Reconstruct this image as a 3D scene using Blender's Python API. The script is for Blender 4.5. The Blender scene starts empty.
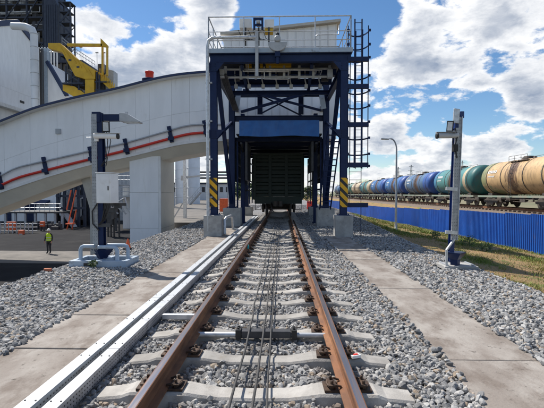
import bpy, math, random
import numpy as np
from mathutils import Vector, Matrix, noise as mnoise

R = math.radians
random.seed(7)
rng = np.random.default_rng(11)
scene = bpy.context.scene
col = scene.collection

# ------------------------------------------------------------------ camera
F = 400.0                                   # focal length in photo pixels (544 wide)
cam_d = bpy.data.cameras.new('camera')
cam_d.sensor_width = 36
cam_d.lens = F / 544 * 36
cam_d.clip_start = 0.05
cam_d.clip_end = 6000
cam = bpy.data.objects.new('camera', cam_d)
CAM = Vector((0.24, 0.0, 1.675))
cam.location = CAM
cam.rotation_euler = (R(90 - 1.504), 0, R(1.432))
col.objects.link(cam)
scene.camera = cam

# ------------------------------------------------------------------ world
SUN_EL = 52.0
SH = Vector((0.76, -0.65, 0)).normalized()          # where shadows fall on the ground
world = bpy.data.worlds.new('World')
scene.world = world
world.use_nodes = True
wn, wl = world.node_tree.nodes, world.node_tree.links
wn.clear()
w_out = wn.new('ShaderNodeOutputWorld')
sky = wn.new('ShaderNodeTexSky')
sky.sky_type = 'NISHITA'
sky.sun_disc = False
sky.sun_elevation = R(SUN_EL)
sky.sun_rotation = math.atan2(-SH.x, -SH.y)
sky.air_density = 1.0
sky.dust_density = 0.15
sky.ozone_density = 3.0
bg_sky = wn.new('ShaderNodeBackground')
bg_sky.inputs['Strength'].default_value = 0.078
sgm = wn.new('ShaderNodeHueSaturation')
sgm.inputs["Saturation"].default_value = 1.17
wl.new(sky.outputs[0], sgm.inputs['Color'])
wl.new(sgm.outputs[0], bg_sky.inputs['Color'])


def wmath(op, a=None, b=None, c=None, clamp=False):
    n = wn.new('ShaderNodeMath')
    n.operation = op
    n.use_clamp = clamp
    for i, s in enumerate((a, b, c)):
        if s is None:
            continue
        if isinstance(s, (int, float)):
            n.inputs[i].default_value = s
        else:
            wl.new(s, n.inputs[i])
    return n.outputs[0]


def wmap(s, a, b, c=0.0, d=1.0, smooth=True):
    n = wn.new('ShaderNodeMapRange')
    n.interpolation_type = 'SMOOTHSTEP' if smooth else 'LINEAR'
    wl.new(s, n.inputs['Value'])
    for k, v in zip(('From Min', 'From Max', 'To Min', 'To Max'), (a, b, c, d)):
        n.inputs[k].default_value = v
    return n.outputs[0]


def cam_dir(px, py):
    v = Vector(((px - 272) / F, (204 - py) / F, -1))
    return (cam.rotation_euler.to_matrix() @ v).normalized()


tc = wn.new('ShaderNodeTexCoord')
sep = wn.new('ShaderNodeSeparateXYZ')
wl.new(tc.outputs['Generated'], sep.inputs[0])
zc = wmath('MAXIMUM', sep.outputs['Z'], 0.0)
den = wmath('ADD', zc, 0.42)
cx_ = wmath('DIVIDE', sep.outputs['X'], den)
cy_ = wmath('DIVIDE', sep.outputs['Y'], den)
comb = wn.new('ShaderNodeCombineXYZ')
wl.new(cx_, comb.inputs[0])
wl.new(cy_, comb.inputs[1])
wl.new(wmath('MULTIPLY', zc, 1.5), comb.inputs[2])


def wnoise(scale, detail, rough, off, dist=0.0):
    m = wn.new('ShaderNodeMapping')
    m.inputs['Location'].default_value = off
    wl.new(comb.outputs[0], m.inputs['Vector'])
    n = wn.new('ShaderNodeTexNoise')
    n.inputs['Scale'].default_value = scale
    n.inputs['Detail'].default_value = detail
    n.inputs['Roughness'].default_value = rough
    n.inputs['Distortion'].default_value = dist
    wl.new(m.outputs[0], n.inputs['Vector'])
    return n.outputs['Fac']


n_big = wnoise(3.2, 10, 0.58, (3.1, 1.7, 0.4), 0.1)
n_fine = wnoise(9.0, 8, 0.62, (0.3, 4.1, 2.0), 0.2)
# the clouds that stand in the sky: (px, py, angular radius in degrees, weight)
bank = None
for px, py, rad, wgt in ((460, 30, 6.5, .16), (385, 62, 5.2, .25), (532, 34, 6, .15), (420, 62, 5, .11), (500, 66, 5, .10), (150, 52, 6.5, .22), (112, 45, 5.5, .30), (88, 32, 4, .16), (185, 68, 5, .17),
                         (200, 8, 5.5, .25), (228, 22, 4, .12), (400, 122, 3.0, .26), (450, 90, 4, .14), (385, 128, 2.6, .16), (525, 96, 3, .20),
                         (525, 119, 3, .22), (352, 132, 4, .18), (410, 154, 4, .10), (478, 137, 3.2, .22), (360, 112, 3, .12), (395, 8, 2.6, .16), (80, 25, 3, .1),
                         (300, 10, 7.5, -.36), (255, 50, 4, -.25), (470, 70, 3, -.16), (512, 50, 2.6, -.14), (180, 34, 2.6, -.16), (100, 6, 6, -.34), (362, 20, 4.5, -.34), (380, 100, 3.6, -.34), (212, 48, 3, -.2),
                         (480, 120, 3.2, -.22), (420, 138, 2.6, -.18), (450, 152, 3, -.12), (160, 14, 4, -.26), (540, 140, 2.8, -.14), (500, 108, 2.6, -.26), (345, 70, 3, -.1), (440, 120, 2.4, -.14), (500, 152, 3, .12), (440, 140, 2.6, .16), (425, 158, 3, .14), (470, 160, 3, .12), (520, 160, 4, .14)):
    d = cam_dir(px, py)
    dp = wn.new('ShaderNodeVectorMath')
    dp.operation = 'DOT_PRODUCT'
    dp.inputs[1].default_value = d
    wl.new(tc.outputs['Generated'], dp.inputs[0])
    m = wmap(dp.outputs['Value'], math.cos(R(rad * 1.5)), 1.0, 0.0, wgt)
    bank = m if bank is None else wmath('ADD', bank, m)
dens = wmath('ADD', wmath('MULTIPLY', n_big, 1.5), wmath('MULTIPLY', n_fine, 0.95))
dens = wmath('ADD', dens, bank)
lowb = wmap(sep.outputs['Z'], 0.0, 0.22, 0.12, 0.0)
dens = wmath('ADD', dens, lowb)
cover = wmap(dens, 1.27, 1.42)
cover = wmath('MULTIPLY', cover, wmap(sep.outputs['Z'], -0.06, -0.02))
thick = wmap(dens, 1.36, 1.80)
# a cloud is lit from the sun's side: compare the density a little way towards the sun
n_sun = wnoise(3.2, 5, 0.58, (3.1 - SH.x * 0.05, 1.7 - SH.y * 0.05, 0.46), 0.1)
shade = wmap(wmath('SUBTRACT', n_sun, n_big), -0.10, 0.10, 0.0, 1.0)
n_puff = wnoise(14.0, 6, 0.6, (5.3, 0.1, 1.0), 0.3)
grey = wmath('ADD', wmath('MULTIPLY', thick, 0.68), wmath('MULTIPLY', shade, 0.22))
grey = wmath('ADD', grey, wmath('MULTIPLY', wmath('SUBTRACT', n_puff, 0.5), 0.75), clamp=True)
cmix = wn.new('ShaderNodeMix')
cmix.data_type = 'RGBA'
wl.new(grey, cmix.inputs['Factor'])
cmix.inputs['A'].default_value = (1.0, 1.0, 1.0, 1)
cmix.inputs['B'].default_value = (0.28, 0.34, 0.45, 1)
bg_cloud = wn.new('ShaderNodeBackground')
bg_cloud.inputs['Strength'].default_value = 0.68
wl.new(cmix.outputs['Result'], bg_cloud.inputs['Color'])
mixs = wn.new('ShaderNodeMixShader')
wl.new(wmath('MULTIPLY', cover, 0.96), mixs.inputs[0])
wl.new(bg_sky.outputs[0], mixs.inputs[1])
wl.new(bg_cloud.outputs[0], mixs.inputs[2])
wl.new(mixs.outputs[0], w_out.inputs[0])

# ------------------------------------------------------------------ sun, exposure
sun_d = bpy.data.lights.new('sun', 'SUN')
sun_d.energy = 4.0
sun_d.angle = R(0.5)
sun_d.color = (1.0, 0.945, 0.87)
sun = bpy.data.objects.new('sun', sun_d)
c_el = math.cos(R(SUN_EL))
sun.rotation_euler = Vector((SH.x * c_el, SH.y * c_el, -math.sin(R(SUN_EL)))).to_track_quat('-Z', 'Y').to_euler()
sun.location = (-20, 20, 40)
col.objects.link(sun)
scene.view_settings.view_transform = 'Standard'
scene.view_settings.look = 'None'
scene.view_settings.gamma = 1
scene.view_settings.exposure = 0.7
scene.cycles.max_bounces = 8


# ------------------------------------------------------------------ helpers
def at(px, py, Y):
    """World point at depth Y along the track seen at photo pixel (px, py)."""
    d = cam_dir(px, py)
    return CAM + d * (Y / d.y)


def X_at(px, Y):
    return at(px, 193.5, Y).x


def Z_at(py, Y, px=282):
    return at(px, py, Y).z


class MB:
    def __init__(s):
        s.v, s.f, s.m, s.sm = [], [], [], []

    def add(s, verts, faces, mi=0, smooth=False):
        b = len(s.v)
        s.v += [tuple(v) for v in verts]
        for f in faces:
            s.f.append([b + i for i in f])
            s.m.append(mi)
            s.sm.append(smooth)
        return s

    def box(s, x0, x1, y0, y1, z0, z1, mi=0):
        return s.add([(x0, y0, z0), (x1, y0, z0), (x1, y1, z0), (x0, y1, z0), (x0, y0, z1), (x1, y0, z1), (x1, y1, z1), (x0, y1, z1)],
                     [(0, 3, 2, 1), (4, 5, 6, 7), (0, 1, 5, 4), (1, 2, 6, 5), (2, 3, 7, 6), (3, 0, 4, 7)], mi)

    def boxc(s, c, sx, sy, sz, rz=0.0, mi=0, rx=0.0, ry=0.0):
        M = Matrix.Translation(c) @ Matrix.Rotation(rz, 4, 'Z') @ Matrix.Rotation(ry, 4, 'Y') @ Matrix.Rotation(rx, 4, 'X')
        vs = [M @ Vector((a * sx / 2, b * sy / 2, cc * sz / 2)) for cc in (-1, 1) for a, b in ((-1, -1), (1, -1), (1, 1), (-1, 1))]
        return s.add(vs, [(0, 3, 2, 1), (4, 5, 6, 7), (0, 1, 5, 4), (1, 2, 6, 5), (2, 3, 7, 6), (3, 0, 4, 7)], mi)

    def bar(s, p, q, w, h, mi=0):
        p, q = Vector(p), Vector(q)
        d = (q - p).normalized()
        up = Vector((0, 0, 1)) if abs(d.z) < 0.95 else Vector((0, 1, 0))
        a = d.cross(up).normalized()
        b = a.cross(d).normalized()
        vs = []
        for e in (p, q):
            for i, j in ((-1, -1), (1, -1), (1, 1), (-1, 1)):
                vs.append(e + a * (i * w / 2) + b * (j * h / 2))
        return s.add(vs, [(0, 1, 2, 3), (7, 6, 5, 4), (0, 4, 5, 1), (1, 5, 6, 2), (2, 6, 7, 3), (3, 7, 4, 0)], mi)

    def ibeam(s, p, q, w, h, mi=0, t=0.03):
        """flange-web-flange, h is across the flanges (vertical for level beams)"""
        p, q = Vector(p), Vector(q)
        d = (q - p).normalized()
        up = Vector((0, 0, 1)) if abs(d.z) < 0.95 else Vector((0, 1, 0))
        a = d.cross(up).normalized()
        b = a.cross(d).normalized()
        for o in (-1, 1):
            k = b * (o * (h / 2 - t / 2))
            s.bar(p + k, q + k, w, t, mi)
        return s.bar(p, q, t, h - 2 * t - 0.002, mi)

    def tube(s, pts, r, n=8, mi=0, caps=True):
        pts = [Vector(p) for p in pts]
        rs = r if isinstance(r, (list, tuple)) else [r] * len(pts)
        rings = []
        prev = None
        for i, p in enumerate(pts):
            if i == 0:
                d = pts[1] - pts[0]
            elif i == len(pts) - 1:
                d = pts[-1] - pts[-2]
            else:
                d = (pts[i + 1] - p).normalized() + (p - pts[i - 1]).normalized()
            d = d.normalized()
            if prev is None:
                ref = Vector((0, 0, 1)) if abs(d.z) < 0.9 else Vector((1, 0, 0))
                a = d.cross(ref).normalized()
            else:
                a = (prev - d * prev.dot(d)).normalized()
            prev = a
            b = d.cross(a)
            rings.append([p + (a * math.cos(2 * math.pi * k / n) + b * math.sin(2 * math.pi * k / n)) * rs[i] for k in range(n)])
        vs = [v for rg in rings for v in rg]
        fs = []
        for i in range(len(pts) - 1):
            for k in range(n):
                k2 = (k + 1) % n
                fs.append((i * n + k, (i + 1) * n + k, (i + 1) * n + k2, i * n + k2))
        s.add(vs, fs, mi, True)
        if caps:
            s.add(rings[0], [tuple(range(n))], mi)
            s.add(rings[-1], [tuple(range(n - 1, -1, -1))], mi)
        return s

    def lathe(s, c, prof, n=16, axis='Z', mi=0, smooth=True):
        """prof = [(radius, height)...] turned about an axis through c"""
        c = Vector(c)
        vs, fs = [], []
        for r, h in prof:
            for k in range(n):
                a = 2 * math.pi * k / n
                u, w = r * math.cos(a), r * math.sin(a)
                vs.append(c + Vector({'Z': (u, w, h), 'Y': (w, h, u), 'X': (h, u, w)}[axis]))
        for i in range(len(prof) - 1):
            for k in range(n):
                k2 = (k + 1) % n
                fs.append((i * n + k, i * n + k2, (i + 1) * n + k2, (i + 1) * n + k))
        s.add(vs, fs, mi, smooth)
        s.add(vs[:n], [tuple(range(n - 1, -1, -1))], mi)
        s.add(vs[-n:], [tuple(range(n))], mi)
        return s

    def prism(s, poly, axis, a, b, mi=0):
        """poly is 2-D: axis 'Y' -> (x,z), 'X' -> (y,z), 'Z' -> (x,y)"""
        def p3(u, w, t):
            return {'Y': (u, t, w), 'X': (t, u, w), 'Z': (u, w, t)}[axis]
        n = len(poly)
        area = sum(poly[i][0] * poly[(i + 1) % n][1] - poly[(i + 1) % n][0] * poly[i][1] for i in range(n))
        pl = list(poly) if area > 0 else list(poly)[::-1]
        if axis == 'Y':
            pl = pl[::-1]
        vs = [p3(u, w, a) for u, w in pl] + [p3(u, w, b) for u, w in pl]
        fs = [tuple(range(n - 1, -1, -1)), tuple(range(n, 2 * n))]
        for i in range(n):
            j = (i + 1) % n
            fs.append((i, j, n + j, n + i))
        return s.add(vs, fs, mi)

    def build(s, name, mats, parent=None, bevel=0.0, **props):
        me = bpy.data.meshes.new(name)
        me.from_pydata(s.v, [], s.f)
        for m in (mats if isinstance(mats, (list, tuple)) else [mats]):
            me.materials.append(m)
        me.polygons.foreach_set('material_index', s.m)
        me.polygons.foreach_set('use_smooth', s.sm)
        me.update()
        return link(name, me, parent, bevel, **props)


def link(name, me, parent=None, bevel=0.0, **props):
    o = bpy.data.objects.new(name, me)
    col.objects.link(o)
    if parent is not None:
        o.parent = parent
        M = Matrix.Identity(4)
        q = parent
        while q is not None:                       # cancel every offset above it: meshes are written in scene coordinates
            M = q.matrix_parent_inverse.inverted() @ M if False else M
            q = q.parent
        root = parent if parent.parent is None else parent.parent
        if parent.parent is None:
            o.matrix_parent_inverse = Matrix.Translation(-Vector(parent.location))
    if bevel:
        b = o.modifiers.new('bevel', 'BEVEL')
        b.width = bevel
        b.segments = 2
        b.limit_method = 'ANGLE'
        b.angle_limit = R(40)
    for k, v in props.items():
        o[k] = v
    return o


def thing(name, label, cat, loc=(0, 0, 0), group=None):
    o = bpy.data.objects.new(name, None)
    o.empty_display_size = 0.2
    o.location = loc
    col.objects.link(o)
    o['label'] = label
    o['category'] = cat
    if group:
        o['group'] = group
    return o


def tag(o, label, cat, group=None):
    o['label'] = label
    o['category'] = cat
    if group:
        o['group'] = group
    return o


def copy_tree(o, parent=None):
    c = o.copy()
    col.objects.link(c)
    if parent is not None:
        c.parent = parent
    for ch in [x for x in scene.objects if x.parent == o]:
        copy_tree(ch, c)
    return c


# ------------------------------------------------------------------ materials
def pmat(name, c1, c2=None, scale=4.0, rough=0.6, metal=0.0, bump=0.0, bscale=60.0, lo=0.35, hi=0.65, c3=None, s3=1.5, t3=(0.56, 0.7),
         stretch=(1, 1, 1), rand=0.0, spec=0.5, rough2=None, bdist=0.02):
    m = bpy.data.materials.new(name)
    m.use_nodes = True
    nt = m.node_tree
    N, L = nt.nodes, nt.links
    p = N['Principled BSDF']
    p.inputs['Roughness'].default_value = rough
    p.inputs['Metallic'].default_value = metal
    p.inputs['Specular IOR Level'].default_value = spec
    t = N.new('ShaderNodeTexCoord')
    mp = N.new('ShaderNodeMapping')
    mp.inputs['Scale'].default_value = stretch
    L.new(t.outputs['Object'], mp.inputs['Vector'])
    vec = mp.outputs[0]
    oi = N.new('ShaderNodeObjectInfo')
    if rand:
        va = N.new('ShaderNodeVectorMath')
        va.operation = 'SCALE'
        va.inputs[0].default_value = (37, 11, 23)
        L.new(oi.outputs['Random'], va.inputs['Scale'])
        vb = N.new('ShaderNodeVectorMath')
        L.new(vec, vb.inputs[0])
        L.new(va.outputs[0], vb.inputs[1])
        vec = vb.outputs[0]
    c2 = c2 or tuple(x * 0.8 for x in c1)
    n = N.new('ShaderNodeTexNoise')
    n.inputs['Scale'].default_value = scale
    n.inputs['Detail'].default_value = 8
    n.inputs['Roughness'].default_value = 0.6
    L.new(vec, n.inputs['Vector'])

    def ramp(src, a, b):
        r = N.new('ShaderNodeMapRange')
        r.interpolation_type = 'SMOOTHSTEP'
        r.inputs['From Min'].default_value = a
        r.inputs['From Max'].default_value = b
        L.new(src, r.inputs['Value'])
        return r.outputs[0]

    def mix(fac, a, b):
        x = N.new('ShaderNodeMix')
        x.data_type = 'RGBA'
        L.new(fac, x.inputs['Factor'])
        for k, v in (('A', a), ('B', b)):
            if isinstance(v, tuple):
                x.inputs[k].default_value = (*v, 1)
            else:
                L.new(v, x.inputs[k])
        return x.outputs['Result']
    f1 = ramp(n.outputs['Fac'], lo, hi)
    out = mix(f1, c1, c2)
    if c3:
        n3 = N.new('ShaderNodeTexNoise')
        n3.inputs['Scale'].default_value = s3
        n3.inputs['Detail'].default_value = 10
        n3.inputs['Roughness'].default_value = 0.68
        L.new(vec, n3.inputs['Vector'])
        out = mix(ramp(n3.outputs['Fac'], *t3), out, c3)
    if rand:
        h = N.new('ShaderNodeHueSaturation')
        mr = N.new('ShaderNodeMapRange')
        mr.inputs['To Min'].default_value = 1 - rand
        mr.inputs['To Max'].default_value = 1 + rand
        L.new(oi.outputs['Random'], mr.inputs['Value'])
        L.new(mr.outputs[0], h.inputs['Value'])
        L.new(out, h.inputs['Color'])
        out = h.outputs[0]
    L.new(out, p.inputs['Base Color'])
    if rough2 is not None:
        mr = N.new('ShaderNodeMapRange')
        mr.inputs['To Min'].default_value = rough
        mr.inputs['To Max'].default_value = rough2
        L.new(f1, mr.inputs['Value'])
        L.new(mr.outputs[0], p.inputs['Roughness'])
    if bump:
        nb = N.new('ShaderNodeTexNoise')
        nb.inputs['Scale'].default_value = bscale
        nb.inputs['Detail'].default_value = 6
        L.new(t.outputs['Object'], nb.inputs['Vector'])
        b = N.new('ShaderNodeBump')
        b.inputs['Strength'].default_value = bump
        b.inputs['Distance'].default_value = bdist
        L.new(nb.outputs['Fac'], b.inputs['Height'])
        L.new(b.outputs[0], p.inputs['Normal'])
    return m


M = {}
M['white'] = pmat('white cladding', (0.87, 0.875, 0.88), (0.81, 0.815, 0.82), 0.7, 0.42, rand=0.025, c3=(0.60, 0.59, 0.56), s3=0.9, t3=(0.60, 0.85), stretch=(2.2, 2.2, 0.5))
M['white2'] = pmat('white painted steel', (0.80, 0.80, 0.79), (0.70, 0.70, 0.69), 2.0, 0.4, c3=(0.5, 0.47, 0.42), s3=2.5, t3=(0.62, 0.85))
M['beige'] = pmat('cream bounce tinted sheet', (0.82, 0.79, 0.70), (0.75, 0.72, 0.64), 0.9, 0.5)  # warm bounce from the ground is put into this cream
M['beige_leg'] = pmat('cream painted concrete', (0.56, 0.53, 0.47), (0.46, 0.43, 0.38), 1.6, 0.6)
M['navy'] = pmat('navy paint', (0.007, 0.017, 0.062), (0.010, 0.023, 0.075), 3.0, 0.42, c3=(0.045, 0.05, 0.062), s3=3.5, t3=(0.60, 0.82), rand=0.12, spec=0.22)
stain_later = [('navy', (.09, .045, .025), 5.0, .66, .74)]
M['navy_trim'] = pmat('navy trim', (0.012, 0.026, 0.085), (0.016, 0.034, 0.10), 2.0, 0.5)
M['darksteel'] = pmat('dark blue steelwork', (0.014, 0.022, 0.045), (0.026, 0.036, 0.06), 1.2, 0.6, rand=0.1)
M['darkgrey'] = pmat('dark machinery', (0.035, 0.037, 0.042), (0.06, 0.06, 0.065), 6.0, 0.55)
M['black'] = pmat('black rubber', (0.012, 0.012, 0.013), (0.022, 0.022, 0.022), 8.0, 0.6)
M['bluepanel'] = pmat('blue sheet', (0.018, 0.14, 0.46), (0.015, 0.11, 0.38), 2.0, 0.4, c3=(0.03, 0.13, 0.36), s3=3.0)
M['fence'] = pmat('blue corrugated fence', (0.012, 0.115, 0.50), (0.010, 0.090, 0.42), 0.9, 0.42, rand=0.16, c3=(0.05, 0.13, 0.42), s3=2.2, t3=(0.6, 0.85))
stain_later2 = 1
M['galv'] = pmat('galvanised steel', (0.60, 0.62, 0.64), (0.46, 0.48, 0.50), 9.0, 0.42, 0.55, rough2=0.55, c3=(0.38, 0.38, 0.37), s3=5.0, t3=(0.58, 0.8))
M['greypaint'] = pmat('grey paint', (0.42, 0.44, 0.46), (0.34, 0.36, 0.38), 4.0, 0.45, c3=(0.25, 0.23, 0.20), s3=4.0, t3=(0.6, 0.8))
M['lightblue'] = pmat('pale blue grey steel', (0.38, 0.46, 0.55), (0.32, 0.40, 0.49), 2.0, 0.5, c3=(0.2, 0.22, 0.24), s3=3.0)
M['red'] = pmat('red pipe paint', (0.70, 0.035, 0.018), (0.60, 0.03, 0.016), 3.0, 0.42)
M['orange'] = pmat('orange paint', (0.75, 0.12, 0.03), (0.6, 0.09, 0.02), 6.0, 0.5)
M['yellow'] = pmat('yellow paint', (0.66, 0.40, 0.012), (0.56, 0.33, 0.012), 0.8, 0.45, c3=(0.35, 0.22, 0.03), s3=0.7, t3=(0.58, 0.8))
M['concrete'] = pmat('foundation concrete', (0.42, 0.41, 0.39), (0.30, 0.295, 0.28), 3.0, 0.85, bump=0.35, bscale=35, c3=(0.20, 0.19, 0.17), s3=2.2, t3=(0.56, 0.75), rand=0.06)
M['sleeper'] = pmat('sleeper concrete', (0.37, 0.353, 0.325), (0.28, 0.265, 0.243), 5.0, 0.86, bump=0.35, bscale=70, c3=(0.27, 0.24, 0.20), s3=4.0, t3=(0.54, 0.72), rand=0.17, bdist=0.01)
M['rust'] = pmat('rail rust', (0.205, 0.082, 0.031), (0.11, 0.046, 0.021), 7.0, 0.75, 0.0, bump=0.25, bscale=90, c3=(0.29, 0.13, 0.05), s3=2.0, t3=(0.52, 0.72), stretch=(1, 0.35, 1), bdist=0.005)
M['railtop'] = pmat('rail running surface', (0.42, 0.40, 0.42), (0.30, 0.23, 0.21), 5.0, 0.28, 0.9, stretch=(6, 0.25, 1), rough2=0.45, lo=0.4, hi=0.7)
M['clip'] = pmat('oiled rusty fastening', (0.045, 0.028, 0.02), (0.085, 0.05, 0.03), 25.0, 0.65, 0.2, rand=0.15)
M['wagon'] = pmat('dark green wagon', (0.012, 0.025, 0.017), (0.017, 0.030, 0.021), 2.0, 0.6, c3=(0.03, 0.024, 0.017), s3=1.8, t3=(0.56, 0.8))
M['asphalt'] = pmat('asphalt', (0.021, 0.021, 0.023), (0.014, 0.014, 0.016), 0.6, 0.9, bump=0.3, bscale=60, c3=(0.04, 0.039, 0.037), s3=0.25, t3=(0.5, 0.7), spec=0.12)  # asphalt, with building shade put into its near-black colour
M['yardconc'] = pmat('pale yard concrete', (0.17, 0.155, 0.137), (0.125, 0.115, 0.103), 0.9, 0.9, bump=0.3, bscale=30, c3=(0.08, 0.075, 0.068), s3=0.5, t3=(0.52, 0.7))
M['soil'] = pmat('dry soil and dead grass', (0.32, 0.20, 0.088), (0.24, 0.165, 0.07), 0.9, 0.95, bump=1.0, bscale=14, c3=(0.12, 0.155, 0.03), s3=0.55, t3=(0.52, 0.62), bdist=0.1)
M['bank'] = pmat('brown ballast', (0.21, 0.155, 0.115), (0.12, 0.09, 0.07), 9.0, 0.95, bump=1.0, bscale=7, c3=(0.28, 0.23, 0.18), s3=14, t3=(0.5, 0.62), bdist=0.12)
M['field'] = pmat('far ground', (0.14, 0.135, 0.07), (0.20, 0.17, 0.10), 0.02, 0.95)
M['skin'] = pmat('skin', (0.45, 0.26, 0.18), (0.40, 0.22, 0.15), 20, 0.5)
M['workwear'] = pmat('black workwear', (0.018, 0.019, 0.024), (0.03, 0.03, 0.036), 14, 0.85)
M['hivis'] = pmat('hi-vis yellow', (0.55, 0.80, 0.02), (0.48, 0.72, 0.02), 10, 0.7)
M['silver'] = pmat('reflective tape', (0.65, 0.66, 0.66), (0.55, 0.55, 0.56), 20, 0.35)
M['helmet'] = pmat('white helmet', (0.82, 0.82, 0.80), (0.75, 0.75, 0.74), 10, 0.3)
M['glass'] = pmat('lamp glass', (0.55, 0.58, 0.60), (0.45, 0.48, 0.5), 20, 0.12)
M['bark'] = pmat('bark', (0.10, 0.075, 0.05), (0.06, 0.045, 0.03), 12, 0.9)
M['cable'] = pmat('dusty black cable', (0.035, 0.034, 0.034), (0.06, 0.057, 0.053), 12, 0.7)
M['silo'] = pmat('pale silo', (0.70, 0.73, 0.76), (0.62, 0.65, 0.68), 0.5, 0.5, rand=0.05)
M['brick'] = pmat('brick', (0.50, 0.17, 0.09), (0.38, 0.13, 0.07), 18, 0.85, bump=0.4)

for k, c in (('leaf_a', (0.055, 0.105, 0.022)), ('leaf_b', (0.075, 0.125, 0.028))):
    M[k] = pmat('foliage ' + k[-1], c, tuple(x * 0.65 for x in c), 0.8, 0.65)
M['grass'] = pmat('grass blades', (0.13, 0.19, 0.025), (0.25, 0.23, 0.055), 0.7, 0.75, lo=0.42, hi=0.58, c3=(0.36, 0.28, 0.12), s3=1.4, t3=(0.50, 0.60))


def stain(m, colour, scale, lo, hi, stretch=(1, 1, 1)):
    """a layer of dirt over an existing material"""
    nt = m.node_tree
    N, L = nt.nodes, nt.links
    p = N['Principled BSDF']
    src = p.inputs['Base Color'].links[0].from_socket
    t = N.new('ShaderNodeTexCoord')
    mp = N.new('ShaderNodeMapping')
    mp.inputs['Scale'].default_value = stretch
    L.new(t.outputs['Object'], mp.inputs[0])
    n = N.new('ShaderNodeTexNoise')
    n.inputs['Scale'].default_value = scale
    n.inputs['Detail'].default_value = 9
    n.inputs['Roughness'].default_value = 0.7
    L.new(mp.outputs[0], n.inputs['Vector'])
    r = N.new('ShaderNodeMapRange')
    r.inputs['From Min'].default_value = lo
    r.inputs['From Max'].default_value = hi
    L.new(n.outputs['Fac'], r.inputs['Value'])
    x = N.new('ShaderNodeMix')
    x.data_type = 'RGBA'
    L.new(r.outputs[0], x.inputs['Factor'])
    L.new(src, x.inputs['A'])
    x.inputs['B'].default_value = (*colour, 1)
    L.new(x.outputs['Result'], p.inputs['Base Color'])
    return m


for k_, c_, s_, l_, h_ in stain_later:
    stain(M[k_], c_, s_, l_, h_)
stain(M['white'], (.50, .47, .42), 1.3, .60, .95, (2.5, 2.5, .25))
M['slab'] = pmat('trodden concrete slab', (0.315, 0.287, 0.255), (0.225, 0.195, 0.168), 1.6, 0.88, bump=0.45, bscale=45, c3=(0.16, 0.13, 0.107), s3=2.0, t3=(0.42, 0.66), stretch=(1.4, 0.8, 1), rand=0.05, bdist=0.01)
stain(M['slab'], (0.07, 0.058, 0.046), 9.0, 0.59, 0.68)
stain(M['slab'], (0.40, 0.38, 0.35), 3.3, 0.64, 0.82, (2, 0.9, 1))
stain(M['galv'], (.30, .275, .24), 6.0, .56, .78)
stain(M['fence'], (.16, .14, .12), 1.7, .60, .80, (1, 1, .5))
stain(M['sleeper'], (0.17, 0.125, 0.085), 11.0, 0.60, 0.74)


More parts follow.
